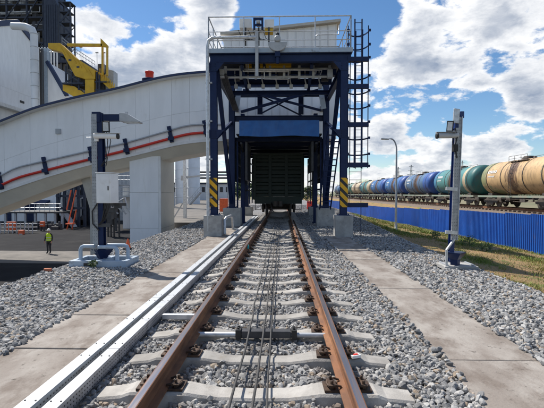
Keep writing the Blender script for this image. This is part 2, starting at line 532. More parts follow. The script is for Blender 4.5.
def stone_mat(name):
    """ballast: each stone its own grey, a few tan or dark"""
    m = bpy.data.materials.new(name)
    m.use_nodes = True
    N, L = m.node_tree.nodes, m.node_tree.links
    p = N['Principled BSDF']
    p.inputs['Roughness'].default_value = 0.85
    oi = N.new('ShaderNodeObjectInfo')
    r = N.new('ShaderNodeValToRGB')
    e = r.color_ramp
    e.interpolation = 'LINEAR'
    stops = [(0.0, (0.10, 0.10, 0.102)), (0.14, (0.16, 0.16, 0.16)), (0.45, (0.255, 0.253, 0.247)), (0.72, (0.34, 0.336, 0.325)),
             (0.86, (0.43, 0.422, 0.405)), (0.90, (0.31, 0.26, 0.20)), (0.96, (0.27, 0.20, 0.14)), (1.0, (0.44, 0.42, 0.39))]
    e.elements[0].position, e.elements[0].color = stops[0][0], (*stops[0][1], 1)
    e.elements[1].position, e.elements[1].color = stops[-1][0], (*stops[-1][1], 1)
    for po, c in stops[1:-1]:
        q = e.elements.new(po)
        q.color = (*c, 1)
    L.new(oi.outputs['Random'], r.inputs[0])
    t = N.new('ShaderNodeTexCoord')
    n = N.new('ShaderNodeTexNoise')
    n.inputs['Scale'].default_value = 60
    n.inputs['Detail'].default_value = 5
    L.new(t.outputs['Object'], n.inputs['Vector'])
    mr = N.new('ShaderNodeMapRange')
    mr.inputs['To Min'].default_value = 0.75
    mr.inputs['To Max'].default_value = 1.2
    L.new(n.outputs['Fac'], mr.inputs['Value'])
    h = N.new('ShaderNodeHueSaturation')
    L.new(r.outputs[0], h.inputs['Color'])
    L.new(mr.outputs[0], h.inputs['Value'])
    lo = N.new('ShaderNodeSeparateXYZ')
    L.new(oi.outputs['Location'], lo.inputs[0])

    def mth(op, a_, b_):
        q_ = N.new('ShaderNodeMath')
        q_.operation = op
        for i_, v_ in enumerate((a_, b_)):
            if isinstance(v_, (int, float)):
                q_.inputs[i_].default_value = v_
            else:
                L.new(v_, q_.inputs[i_])
        return q_.outputs[0]
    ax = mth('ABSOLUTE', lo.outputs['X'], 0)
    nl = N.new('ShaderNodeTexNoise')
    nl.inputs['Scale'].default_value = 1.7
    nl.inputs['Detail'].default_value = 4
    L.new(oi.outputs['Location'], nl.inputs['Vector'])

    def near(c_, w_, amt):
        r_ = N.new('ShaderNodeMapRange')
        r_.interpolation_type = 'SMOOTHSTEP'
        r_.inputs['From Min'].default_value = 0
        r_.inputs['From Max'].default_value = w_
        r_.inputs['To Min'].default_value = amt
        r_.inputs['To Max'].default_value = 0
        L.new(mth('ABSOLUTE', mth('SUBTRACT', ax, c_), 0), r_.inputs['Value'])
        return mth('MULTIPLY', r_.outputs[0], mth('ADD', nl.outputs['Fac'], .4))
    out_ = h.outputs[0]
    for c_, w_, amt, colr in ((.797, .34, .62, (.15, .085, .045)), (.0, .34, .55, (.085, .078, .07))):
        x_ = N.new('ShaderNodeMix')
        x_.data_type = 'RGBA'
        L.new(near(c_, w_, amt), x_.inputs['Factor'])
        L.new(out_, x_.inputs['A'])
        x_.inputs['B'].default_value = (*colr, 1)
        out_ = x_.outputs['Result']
    L.new(out_, p.inputs['Base Color'])
    b = N.new('ShaderNodeBump')
    b.inputs['Strength'].default_value = 0.3
    b.inputs['Distance'].default_value = 0.01
    L.new(n.outputs['Fac'], b.inputs['Height'])
    L.new(b.outputs[0], p.inputs['Normal'])
    return m


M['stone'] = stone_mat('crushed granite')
M['under'] = pmat('gravel bed', (0.20, 0.20, 0.20), (0.09, 0.09, 0.092), 26.0, 0.95, bump=1.0, bscale=22, c3=(0.34, 0.33, 0.32), s3=19, t3=(0.5, 0.6), bdist=0.05)


def hazard_mat():
    m = bpy.data.materials.new('black and yellow stripes')
    m.use_nodes = True
    N, L = m.node_tree.nodes, m.node_tree.links
    p = N['Principled BSDF']
    p.inputs['Roughness'].default_value = 0.5
    t = N.new('ShaderNodeTexCoord')
    s = N.new('ShaderNodeSeparateXYZ')
    L.new(t.outputs['Object'], s.inputs[0])
    a = N.new('ShaderNodeMath')
    L.new(s.outputs['Z'], a.inputs[0])
    L.new(s.outputs['X'], a.inputs[1])
    a2 = N.new('ShaderNodeMath')
    a2.operation = 'MULTIPLY'
    L.new(a.outputs[0], a2.inputs[0])
    a2.inputs[1].default_value = 1 / 0.36
    fr = N.new('ShaderNodeMath')
    fr.operation = 'FRACT'
    L.new(a2.outputs[0], fr.inputs[0])
    gt = N.new('ShaderNodeMath')
    gt.operation = 'GREATER_THAN'
    gt.inputs[1].default_value = 0.45
    L.new(fr.outputs[0], gt.inputs[0])
    x = N.new('ShaderNodeMix')
    x.data_type = 'RGBA'
    L.new(gt.outputs[0], x.inputs['Factor'])
    x.inputs['A'].default_value = (0.02, 0.02, 0.02, 1)
    x.inputs['B'].default_value = (0.80, 0.42, 0.01, 1)
    L.new(x.outputs['Result'], p.inputs['Base Color'])
    return m


M['hazard'] = hazard_mat()


def perforated_mat(fy_=.20, fz_=.17, pz=.035, k=1.0, hc=.03):
    m = pmat('perforated galvanised side', (0.50 * k, 0.52 * k, 0.54 * k), (0.38 * k, 0.40 * k, 0.42 * k), 9.0, 0.5, 0.4, c3=(.26 * k, .25 * k, .23 * k), s3=4.0)
    N, L = m.node_tree.nodes, m.node_tree.links
    p = N['Principled BSDF']
    src = p.inputs['Base Color'].links[0].from_socket
    t = N.new('ShaderNodeTexCoord')
    s = N.new('ShaderNodeSeparateXYZ')
    L.new(t.outputs['Object'], s.inputs[0])

    def mth(op, a, b):
        n = N.new('ShaderNodeMath')
        n.operation = op
        for i, q in enumerate((a, b)):
            if isinstance(q, (int, float)):
                n.inputs[i].default_value = q
            else:
                L.new(q, n.inputs[i])
        return n.outputs[0]
    fy = mth('ABSOLUTE', mth('SUBTRACT', mth('FRACT', mth('MULTIPLY', mth('ADD', s.outputs['X'], s.outputs['Y']), 1 / 0.045), 0), 0.5), 0)
    fz = mth('ABSOLUTE', mth('SUBTRACT', mth('FRACT', mth('MULTIPLY', s.outputs['Z'], 1 / pz), 0), 0.5), 0)
    hole = mth('MULTIPLY', mth('LESS_THAN', fy, fy_), mth('LESS_THAN', fz, fz_))
    x = N.new('ShaderNodeMix')
    x.data_type = 'RGBA'
    L.new(hole, x.inputs['Factor'])
    L.new(src, x.inputs['A'])
    x.inputs['B'].default_value = (hc, hc, hc, 1)
    L.new(x.outputs['Result'], p.inputs['Base Color'])
    return m


M['perf'] = perforated_mat()
M['perf2'] = perforated_mat(.15, .11, .075, .72, .10)

# ================================================================== THE SETTING
# ground cross-section, laid along the track (x, z) with depth-dependent verge
LOW = -2.70


def verge_z(x, y):
    """ground to the right of the ballast shoulder"""
    drop = -1.36 - 0.56 * min(max((y - 20) / 35, 0), 1)
    sh = shoulder_x(y)
    if x <= sh:
        return -0.12
    if x <= sh + 0.25:
        return -0.12 + (-0.30) * (x - sh) / 0.25
    if x <= 13.3:
        t = (x - sh - 0.25) / (13.3 - sh - 0.25)
        return -0.42 + (drop + 0.42) * t
    if x <= 16.8:
        t = (x - 13.3) / 3.5
        t = t * t * (3 - 2 * t)
        return drop + (0.02 - drop) * t
    if x <= 25:
        return 0.02
    t = min((x - 25) / 5, 1)
    return 0.02 + (-1.9 - 0.02) * t


def shoulder_x(y):
    return 4.70 + 1.6 * min(max((y - 14) / 22, 0), 1)


def grid_sheet(name, xs_fn, ys, zfn, mat, nx, **props):
    vs, fs = [], []
    for y in ys:
        for x in xs_fn(y):
            vs.append((x, y, zfn(x, y)))
    for j in range(len(ys) - 1):
        for i in range(nx - 1):
            a = j * nx + i
            fs.append((a, a + 1, a + nx + 1, a + nx))
    b = MB()
    b.add(vs, fs, 0, True)
    return b.build(name, mat, None, **props)


ground_b = MB()
ground_b.add([(-2500, -1500, -3.05), (2500, -1500, -3.05), (2500, 3500, -3.05), (-2500, 3500, -3.05)], [(0, 1, 2, 3)])
ground_b.build('ground', M['field'], None, kind='structure')

ys_long = [-4, 0, 4, 8, 12, 16, 20, 24, 28, 32, 36, 42, 48, 56, 66, 80, 100, 130, 170, 230, 320]
# right-hand verge, bank
vx = lambda y: [shoulder_x(y), shoulder_x(y) + 0.25] + list(np.linspace(shoulder_x(y) + 0.8, 13.3, 9)) + [14.4, 15.6, 16.8]
ys_v = list(np.arange(-4, 60, 1.0)) + [62, 66, 72, 80, 100, 130, 170, 230, 320]
grid_sheet('verge', vx, ys_v, lambda x, y: verge_z(x, y) + (0.07 * mnoise.noise(Vector((x * .9, y * .9, 3))) if shoulder_x(y) + .5 < x < 13 else 0), M['soil'], 14, kind='structure')
grid_sheet('railway_bank', lambda y: [16.8, 17.6, 25, 30], ys_long, lambda x, y: verge_z(x, y) + (0.12 if 17 < x < 26 else 0), M['bank'], 4, kind='structure')

# the ballasted embankment top and its left slope
def emb_z(x, y):
    return -0.13 if x > -4.95 else -0.12 + (LOW - 0.1 + 0.12) * min(((-4.95 - x) / 3.2), 1)


grid_sheet('embankment', lambda y: [-8.2, -4.95, -3, -1, 1, 3, shoulder_x(y)], ys_long, emb_z, M['under'], 7, kind='structure')
# asphalt yard below, with the pale strip across it
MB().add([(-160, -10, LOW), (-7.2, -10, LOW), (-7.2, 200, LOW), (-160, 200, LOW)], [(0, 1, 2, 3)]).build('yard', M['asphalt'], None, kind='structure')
strip = MB()
strip.add([(-60, 25.8, LOW + .004), (-7.4, 24.4, LOW + .004), (-7.4, 29.6, LOW + .004), (-60, 31.0, LOW + .004)], [(0, 1, 2, 3)])
strip.build('concrete_road', M['yardconc'], None, kind='structure')
# raised concrete yard beyond the pier
yd = MB()
poly = [(-4.9, 27.8), (-8.0, 27.8), (-19, 72), (-30, 130), (-4.9, 130)]
yd.prism(poly, 'Z', LOW - .2, -0.36)
yd.build('raised_yard', M['yardconc'], None, kind='structure')

# ------------------------------------------------------------------ walkways of concrete slabs


def walkway(x0, x1, joints, top):
    w = thing('walkway', '', '')
    del w['label']
    del w['category']
    w['kind'] = 'structure'
    for a, b in zip(joints[:-1], joints[1:]):
        j = [random.uniform(-.006, .006) for _ in range(4)]
        bm = MB()
        poly = [(x0 + j[0], a + .008), (x1 + j[1], a + .008 + j[2] * .6), (x1 + j[1], b - .008), (x0 + j[0], b - .008)]
        # worn edge: a slightly wandering outline
        e0 = [(x0 + j[0] + 0.008 * mnoise.noise(Vector((x0, t * 2.3, 1))), t) for t in np.linspace(b - .008, a + .008, 9)]
        e1 = [(x1 + j[1] + 0.008 * mnoise.noise(Vector((x1, t * 2.3, 5))), t) for t in np.linspace(a + .008, b - .008, 9)]
        bm.prism(e1 + e0, 'Z', -0.16, top + j[3])
        bm.build('concrete_slab', M['slab'], w, 0.012)


walkway(1.84, 2.86, [-3, 0.9, 4.04, 7.1, 10.2, 13.3, 15.5], 0.0)
walkway(-2.68, -1.80, [-3, .9, 3.0, 4.23, 5.42, 8.4, 11.4, 14.4, 17.5, 20.6], 0.0)

# ------------------------------------------------------------------ ballast stones


def ballast(name, pts, size, kind_seed):
    me = bpy.data.meshes.new(name)
    me.from_pydata(pts, [], [])
    o = bpy.data.objects.new(name, me)
    col.objects.link(o)
    o['kind'] = 'stuff'
    ng = bpy.data.node_groups.new(name + ' scatter', 'GeometryNodeTree')
    ng.interface.new_socket('Geometry', in_out='INPUT', socket_type='NodeSocketGeometry')
    ng.interface.new_socket('Geometry', in_out='OUTPUT', socket_type='NodeSocketGeometry')
    N, L = ng.nodes, ng.links
    gi, go = N.new('NodeGroupInput'), N.new('NodeGroupOutput')
    m2p = N.new('GeometryNodeMeshToPoints')
    L.new(gi.outputs[0], m2p.inputs['Mesh'])
    g2i = N.new('GeometryNodeGeometryToInstance')
    for k in range(9):
        ico = N.new('GeometryNodeMeshIcoSphere')
        ico.inputs['Radius'].default_value = size
        ico.inputs['Subdivisions'].default_value = 2
        rv = N.new('FunctionNodeRandomValue')
        rv.data_type = 'FLOAT_VECTOR'
        rv.inputs[0].default_value = (-size * .55,) * 3
        rv.inputs[1].default_value = (size * .55,) * 3
        rv.inputs['Seed'].default_value = 17 * k + kind_seed
        sp = N.new('GeometryNodeSetPosition')
        L.new(ico.outputs['Mesh'], sp.inputs['Geometry'])
        L.new(rv.outputs[0], sp.inputs['Offset'])
        tr = N.new('GeometryNodeTransform')
        tr.inputs['Scale'].default_value = ((1.25, .85, .62), (1.0, 1.0, .75), (1.45, .8, .7), (.9, 1.1, .9), (1.2, 1.0, .5), (1, .7, .7), (1.5, .95, .55), (.8, .8, .8), (1.1, 1.25, .6))[k]
        L.new(sp.outputs[0], tr.inputs[0])
        ch = N.new('GeometryNodeConvexHull')
        L.new(tr.outputs[0], ch.inputs[0])
        ss = N.new('GeometryNodeSetShadeSmooth')
        ss.inputs['Shade Smooth'].default_value = False
        L.new(ch.outputs[0], ss.inputs[0])
        sm = N.new('GeometryNodeSetMaterial')
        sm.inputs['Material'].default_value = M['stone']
        L.new(ss.outputs[0], sm.inputs['Geometry'])
        L.new(sm.outputs[0], g2i.inputs[0])
    iop = N.new('GeometryNodeInstanceOnPoints')
    L.new(m2p.outputs[0], iop.inputs['Points'])
    L.new(g2i.outputs[0], iop.inputs['Instance'])
    iop.inputs['Pick Instance'].default_value = True
    ri = N.new('FunctionNodeRandomValue')
    ri.data_type = 'INT'
    ri.inputs[4].default_value = 0
    ri.inputs[5].default_value = 8
    ri.inputs['Seed'].default_value = 3
    L.new(ri.outputs[2], iop.inputs['Instance Index'])
    rr = N.new('FunctionNodeRandomValue')
    rr.data_type = 'FLOAT_VECTOR'
    rr.inputs[0].default_value = (-0.9, -0.9, 0)
    rr.inputs[1].default_value = (0.9, 0.9, 6.28)
    rr.inputs['Seed'].default_value = 5
    L.new(rr.outputs[0], iop.inputs['Rotation'])
    rs = N.new('FunctionNodeRandomValue')
    rs.data_type = 'FLOAT'
    rs.inputs[2].default_value = 0.55
    rs.inputs[3].default_value = 1.35
    rs.inputs['Seed'].default_value = 8
    L.new(rs.outputs[1], iop.inputs['Scale'])
    L.new(iop.outputs[0], go.inputs[0])
    md = o.modifiers.new('scatter', 'NODES')
    md.node_group = ng
    me.materials.append(M['stone'])
    return o


SLEEPER_Y = [2.69 + 0.71 * k for k in range(-5, 66)]


def scatter(x0, x1, y0, y1, dens):
    n = int((x1 - x0) * (y1 - y0) * dens)
    x = rng.uniform(x0, x1, n)
    y = rng.uniform(y0, y1, n)
    return x, y


def track_z(x, y):
    """ballast surface between and beside the sleepers"""
    z = np.where(np.abs(x) < 1.3, -0.085, -0.06)
    z = np.where(np.abs(x) < 0.5, -0.075, z)
    z = np.where(x > 1.45, -0.07 + (x - 1.45) / .4 * .035, z)
    return z


def keep_mask(x, y):
    k = np.ones(len(x), bool)
    d = np.abs(((y - 2.69 + 0.355) % 0.71) - 0.355)
    k &= ~((np.abs(x) < 1.36) & (d < 0.143))
    k &= ~((np.abs(np.abs(x) - 0.797) < 0.095))
    k &= ~((x > 1.845) & (x < 2.855) & (y < 15.5))
    k &= ~((x > -2.66) & (x < -1.40) & (y < 20.6))
    return k


bands = [(0.8, 7.0, 2100, 1.0), (7.0, 11, 1500, 1.0), (11, 18, 850, 1.0), (18, 30, 280, 1.0), (30, 60, 60, 1.0)]
allp, allp2 = [], []
for y0, y1, dn, _ in bands:
    x, y = scatter(-1.42, 1.86, y0, y1, dn)
    k = keep_mask(x, y)
    x, y = x[k], y[k]
    z = track_z(x, y) + rng.uniform(-.03, .02, len(x))
    z = np.where(y > 24, z - 0.02, z)
    allp.append(np.stack([x, y, z], 1))
    xr, yr = scatter(2.865, 6.4, y0, y1, dn * (0.8))
    k = xr < np.array([shoulder_x(t) for t in yr]) + 0.16
    xr, yr = xr[k], yr[k]
    xl, yl = scatter(-7.0, -2.685, y0, y1, dn * 0.8)
    k = rng.uniform(0, 1, len(xl)) < np.where(xl < -5.9, 0.45, 1.0)
    xl, yl = xl[k], yl[k]
    xm, ym = (scatter(1.84, 2.86, max(y0, 15.5), y1, dn) if y1 > 15.5 else (np.zeros(0), np.zeros(0)))
    x2, y2 = np.concatenate([xr, xl, xm]), np.concatenate([yr, yl, ym])
    # keep stones away from the mast bases
    k = ~((np.abs(x2 - 4.19) < 0.40) & (np.abs(y2 - 9.3) < 0.30)) & ~((np.abs(x2 + 4.28) < 0.62) & (np.abs(y2 - 9.55) < 0.42))
    x2, y2 = x2[k], y2[k]
    z2 = np.array([emb_z(a, b) if a < 0 else -0.12 + min(0, (shoulder_x(b) - a) * 1.2) for a, b in zip(x2, y2)])
    z2 = z2 + 0.075 + 0.03 * np.array([mnoise.noise(Vector((a * 1.3, b * 1.3, 0))) for a, b in zip(x2, y2)]) + rng.uniform(-.035, .02, len(x2))
    allp2.append(np.stack([x2, y2, z2], 1))
# stray stones that have rolled on to the slabs and sleepers
xs = np.concatenate([rng.uniform(1.84, 1.90, 260), rng.uniform(2.80, 2.86, 260), rng.uniform(-2.70, -2.64, 260)])
ysr = rng.uniform(1, 15, len(xs))
allp2.append(np.stack([xs, ysr, np.full(len(xs), 0.012)], 1))
xs = rng.choice([-1, 1], 420) * rng.uniform(0.05, 1.3, 420)
ysr = rng.choice(SLEEPER_Y[5:40], 420) + rng.choice([-1, 1], 420) * rng.uniform(0.10, 0.135, 420)
kk = np.abs(np.abs(xs) - 0.797) > 0.2
allp.append(np.stack([xs, ysr, np.full(len(xs), -0.03)], 1)[kk])
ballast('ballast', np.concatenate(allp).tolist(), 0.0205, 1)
ballast('shoulder_gravel', np.concatenate(allp2).tolist(), 0.0235, 100)

# ------------------------------------------------------------------ the track
track = thing('railway_track', 'rusty railway track on concrete sleepers running straight under the gantry', 'railway track')
hw = 0.0375
prof = [(-.075, 0.022), (.075, 0.022), (.075, .032), (.018, .052), (.010, .075), (.010, .132), (.018, .150), (.0365, .162), (.0365, .192),
        (.033, .1980), (.026, .200), (-.026, .200), (-.033, .1980), (-.0365, .192), (-.0365, .162), (-.018, .150), (-.010, .132), (-.010, .075), (-.018, .052), (-.075, .032)]
for sx in (-1, 1):
    rb = MB()
    n = len(prof)
    y0, y1 = -3.0, 75.0
    vs = [(sx * 0.797 + u, y0, w) for u, w in prof] + [(sx * 0.797 + u, y1, w) for u, w in prof]
    for i in range(n):
        j = (i + 1) % n
        rb.add([vs[i], vs[j], vs[n + j], vs[n + i]], [(3, 2, 1, 0)], 1 if i == 10 else 0)
    rb.add(vs[:n], [tuple(range(n))])
    rb.build('rail', [M['rust'], M['railtop']], track)

# one sleeper: raised rail seats, dipped middle, ends that fall away
sl = MB()
sec = [(-1.35, -.050, .108), (-1.12, -.026, .112), (-1.04, .004, .115), (-0.56, .004, .115), (-0.47, -.012, .110), (-0.30, -.038, .102), (0, -.044, .100)]
sec = sec + [(-a, b, c) for a, b, c in sec[-2::-1]]
vs = []
for x, zt, hwid in sec:
    vs += [(x, -hwid - .055, -.20), (x, -hwid - .004, zt - .018), (x, -hwid + .014, zt), (x, hwid - .014, zt), (x, hwid + .004, zt - .018), (x, hwid + .055, -.20)]
fs = []
for i in range(len(sec) - 1):
    for k in range(5):
        fs.append((i * 6 + k, (i + 1) * 6 + k, (i + 1) * 6 + k + 1, i * 6 + k + 1))
fs.append(tuple(range(6)))
fs.append(tuple(range(len(vs) - 1, len(vs) - 7, -1)))
sl.add(vs, fs)
sleeper_me = sl.build('sleeper', M['sleeper']).data
bpy.data.objects.remove(bpy.data.objects['sleeper'])


def clip_mesh(sd):
    c = MB()
    x = sd * 0.135
    c.box(min(sd * .079, sd * .20), max(sd * .079, sd * .20), -.085, .085, .005, .026)
    for y in (-.045, .045):
        c.lathe((x, y, 0.026), [(.021, 0), (.021, .022), (.014, .024), (.013, .062), (.009, .066)], 6, 'Z', 0, False)
    c.tube([(sd * .058, -.062, .047), (sd * .10, -.068, .062), (sd * .165, -.05, .050), (sd * .172, 0, .046), (sd * .165, .05, .050), (sd * .10, .068, .062), (sd * .058, .062, .047)], .010, 6)
    c.box(min(sd * .10, sd * .165), max(sd * .10, sd * .165), -.075, .075, .047, .060)
    return c.build('rail_clip', M['clip'])


cm = {}
for sd in (-1, 1):
    o = clip_mesh(sd)
    cm[sd] = o.data
    bpy.data.objects.remove(o)
pad = MB()
pad.box(-.079, .079, -.088, .088, .0045, .0215)
o = pad.build('rail_pad', M['clip'])
pad_me = o.data
bpy.data.objects.remove(o)
for y in SLEEPER_Y:
    if y < 0.3 or y > 46:
        continue
    s = link('sleeper', sleeper_me, track)
    s.location = (random.uniform(-.012, .012), y, random.uniform(-.004, .002))
    s.rotation_euler = (random.uniform(-.008, .008), 0, random.uniform(-.006, .006))
    for rx in (-.797, .797):
        q = link('rail_pad', pad_me, s)
        q.location = (rx - s.location.x, 0, 0.0006)
        for sd in (-1, 1):
            if y < 24:
                q = link('rail_clip', cm[sd], s)
                q.location = (rx - s.location.x, random.uniform(-.008, .008), 0.0006)
                q.rotation_euler = (0, 0, random.uniform(-.05, .05))

# rod across the track with the sensor box in its middle
rod = thing('detector_rod', 'grey metal rod with a dark box between black clamps lying across the track', 'track detector', (0, 4.66, 0.03))
b = MB()
b.tube([(-.79, 4.66, .012), (.79, 4.66, .012)], .030, 12)
b.build('rod', M['galv'], rod)
b = MB()
b.box(-.235, .345, 4.605, 4.715, -.012, .072)
b.build('sensor_box', M['darkgrey'], rod, .006)
for x in (-.30, .35):
    b = MB()
    b.box(x, x + .065, 4.59, 4.73, -.02, .090)
    b.lathe((x + .03, 4.63, .09), [(.014, 0), (.014, .018)], 6, smooth=False)
    b.lathe((x + .03, 4.69, .09), [(.014, 0), (.014, .018)], 6, smooth=False)
    b.build('clamp', M['black'], rod, .004)
b = MB()
b.box(-1.37, -.90, 5.30, 5.37, -.02, .045)
tag(b.build('conduit', M['galv'], None, .004), 'short grey steel conduit from the cable trough to the left rail', 'conduit')
o = MB().boxc((-.745, 11.6, .11), .05, .09, .09).boxc((-.735, 11.6, .165), .02, .05, .03).build('rail_sensor', pmat('turquoise plastic', (.02, .42, .45), (.02, .36, .4), 9, .4), None, .008)
tag(o, 'small turquoise sensor clipped to the inner side of the left rail', 'sensor')
st = MB()
st.boxc((.985, 4.03, .03), .10, .055, .03, .4)
st.boxc((.985, 4.03, .047), .06, .03, .006, .4, 1)
tag(st.build('painted_stone', [M['white2'], M['red']], None, .008), 'small white stone with a red dash beside the right rail', 'stone')
o = MB().boxc((-4.86, 8.55, .015), .15, .08, .06, .3).build('brick_piece', M['brick'], None, .006)
tag(o, 'broken red brick lying on the gravel at the left', 'brick')

# signal cables down the middle of the track
for k, (xa, lab) in enumerate(((-.16, 'leftmost of the three thin dark cables running down the middle of the track'), (.02, 'middle one of the three thin dark cables running down the track'),
                               (.11, 'rightmost of the three thin dark cables running down the middle of the track'))):
    pts = []
    y = 0.8
    while y < 24:
        x = xa + .035 * mnoise.noise(Vector((k * 9.1, y * .33, 0))) + .015 * mnoise.noise(Vector((k * 3.1, y * 1.3, 7)))
        z = (.062 if k < 2 else .02) + .022 * mnoise.noise(Vector((k * 5.7, y * .8, 2)))
        if abs(y - 4.66) < .35:
            z = max(z, .086)
        pts.append((x, y, z))
        y += .16
    tag(MB().tube(pts, .0115 if k < 2 else .009, 6).build('cable', M['cable']), lab, 'cable', 'cables between the rails')

# ------------------------------------------------------------------ two cable troughs with lids
for x0, x1, lab in ((-1.725, -1.615, 'outer galvanised cable trough with perforated side beside the left walkway'), (-1.525, -1.42, 'inner galvanised cable trough with perforated side nearest the left rail')):
    t = thing('cable_trough', lab, 'cable trough', ((x0 + x1) / 2, 10, 0), 'cable troughs beside the track')
    y = -2.0
    k = 0
    while y < 27:
        L_ = 2.0
        b = MB()
        for xx in (x0, x1 - .004):
            b.box(xx, xx + .004, y, y + L_ - .012, -.03, .088)
        b.box(x0 + .0045, x1 - .0045, y, y + L_ - .012, -.03, -.026)
        b.build('tray', M['perf'], t)
        b = MB()
        dz = random.uniform(-.002, .003)
        b.box(x0 - .006, x1 + .006, y + .004, y + L_ - .008, .0885 + dz, .0995 + dz)
        for xx in (x0 - .006, x1 + .002):
            b.box(xx, xx + .004, y + .004, y + L_ - .008, .068 + dz, .088 + dz)
        lid = b.build('lid', M['galv'], t, .0025)
        for yy in (y + .12, y + .95, y + 1.8):
            for xx in (x0 + .014, x1 - .014):
                if y < 10:
                    MB().lathe((xx, yy, .0995 + dz), [(.008, 0), (.008, .005), (.004, .007)], 6, smooth=False).build('bolt', M['darkgrey'], lid)
        y += L_
        k += 1

# ------------------------------------------------------------------ lower verge growth
gb = MB()
gv, gf = [], []
cnt = 0
while cnt < 60000:
    y = 9 + 46 * random.random() ** 1.5
    x = random.uniform(shoulder_x(y) + .28, 12.9)
    d = mnoise.noise(Vector((x * .75, y * .5, 1.5))) + .5 * mnoise.noise(Vector((x * 2.2, y * 1.9, 4)))
    near = max(0, 1 - (12.9 - x) / 4.5) * .6 - (.28 if y < 22 and x < 8.5 else 0)
    if d + near < -.02 + .3 * random.random():
        if random.random() > .10:
            continue
    z = verge_z(x, y) - .02
    h = random.uniform(.03, .12) * (1 + max(d, 0)) * (1.0 if y < 25 else 1.4)
    a = random.uniform(0, 6.28)
    w = .009 if y < 20 else .016
    lean = random.uniform(.3, 1.2) * h
    la = random.uniform(0, 6.28)
    dx, dy = math.cos(a) * w, math.sin(a) * w
    mx, my = x + math.cos(la) * lean * .4, y + math.sin(la) * lean * .4
    bse = len(gv)
    gv += [(x - dx, y - dy, z), (x + dx, y + dy, z), (mx + dx * .7, my + dy * .7, z + h * .6), (mx - dx * .7, my - dy * .7, z + h * .6),
           (x + math.cos(la) * lean, y + math.sin(la) * lean, z + h)]
    gf += [(bse, bse + 1, bse + 2, bse + 3), (bse + 3, bse + 2, bse + 4)]
    cnt += 1
gb.add(gv, gf)
gb.build('grass', M['grass'], None, kind='stuff')


def leaf_clump(name, c, rx, ry, rz, n, size, mats, parent=None, seed=0):
    r_ = random.Random(seed)
    b = MB()
    for _ in range(n):
        while True:
            u = Vector((r_.uniform(-1, 1), r_.uniform(-1, 1), r_.uniform(-1, 1)))
            if u.length < 1 and u.length > r_.random() * .8:
                break
        k = 1 + .45 * mnoise.noise(Vector((u.x * 2.1 + seed, u.y * 2.1, u.z * 2.1)))
        p = Vector(c) + Vector((u.x * rx * k, u.y * ry * k, u.z * rz * k))
        if mnoise.noise(p * (1.6 / max(rx, .3)) + Vector((seed, 0, 0))) < -.28:
            continue
        a = Vector((r_.gauss(0, 1), r_.gauss(0, 1), r_.gauss(0, 1))).normalized()
        q = a.orthogonal().normalized()
        s = size * r_.uniform(.6, 1.4)
        b.add([p - a * s, p + q * s * .5, p + a * s, p - q * s * .5], [(0, 1, 2, 3)], 0 if r_.random() < .5 else 1)
    return b.build(name, mats, parent)


for i, (px, py, Y, r_, lab) in enumerate(((470, 240, 19.0, .34, 'leafy green weed at the foot of the blue fence behind the right mast'), (436, 233, 22.0, .26, 'small green weed by the blue fence left of the right mast'),
                                          (487, 250, 17.6, .26, 'low green weed on the dry slope right of the mast'))):
    x = min(X_at(px, Y), 12.6)
    z = verge_z(x, Y)
    w = thing('weed', lab, 'plant', (x, Y, z))
    MB().tube([(x, Y, z - .03), (x + .02, Y, z + r_)], .012, 5).build('stem', M['leaf_a'], w)
    leaf_clump('foliage', (x, Y, z + r_ * .8), r_ * 1.1, r_, r_ * .9, 260, .045, [M['leaf_a'], M['leaf_b']], w, i + 20)
w = thing('weed', 'tiny green sprout at the foot of the left mast base', 'plant', (-4.05, 8.95, 0))
MB().tube([(-4.05, 8.95, -.03), (-4.04, 8.95, .1)], .005, 5).build('stem', M['leaf_a'], w)
leaf_clump('foliage', (-4.05, 8.95, .09), .13, .10, .07, 70, .03, [M['leaf_a'], M['leaf_b']], w, 31)

# ================================================================== BLUE FENCE
fence = thing('blue_fence', 'long bright blue corrugated metal fence along the foot of the railway bank', 'fence', (13, 30, -1.5))
y = 9.0
k = 0
while y < 120:
    W = 2.36
    zb = verge_z(13.1, y + W / 2) - .06
    zt = zb + 1.86 + .16 * min(1, max(0, (48 - y) / 22)) + random.uniform(-.035, .035)
    n = 14 if y < 60 else 8
    b = MB()
    vs, fs = [], []
    seq = []
    for i in range(n):
        u0 = y + W * i / n
        p = W / n
        seq += [(0, u0), (0, u0 + p * .38), (.035, u0 + p * .5), (.035, u0 + p * .88)]
    seq.append((0, y + W))
    xo = 13.0 + (k % 2) * .006 + random.uniform(-.01, .01)
    for x_, yy in seq:
        vs += [(xo - x_, yy, zb), (xo - x_, yy, zt)]
    for i in range(len(seq) - 1):
        fs.append((2 * i, 2 * i + 1, 2 * i + 3, 2 * i + 2))
    nv = len(vs)
    vs += [(v[0] + .004, v[1], v[2]) for v in vs]
    fs += [(nv + f[3], nv + f[2], nv + f[1], nv + f[0]) for f in fs]
    for i in range(len(seq) - 1):
        fs.append((2 * i + 1, nv + 2 * i + 1, nv + 2 * i + 3, 2 * i + 3))
    b.add(vs, fs)
    b.build('fence_panel', M['fence'], fence)
    MB().box(13.03, 13.09, y - .03, y + .03, zb - .3, zt - .02).build('fence_post', M['greypaint'], fence)
    y += W
    k += 1
for h in (.35, 1.5):
    b = MB()
    for ya, yb in ((9, 20), (20, 55), (55, 120)):
        b.bar((13.115, ya, verge_z(13.1, ya) + h), (13.115, yb, verge_z(13.1, yb) + h), .04, .04)
    b.build('fence_rail', M['greypaint'], fence)

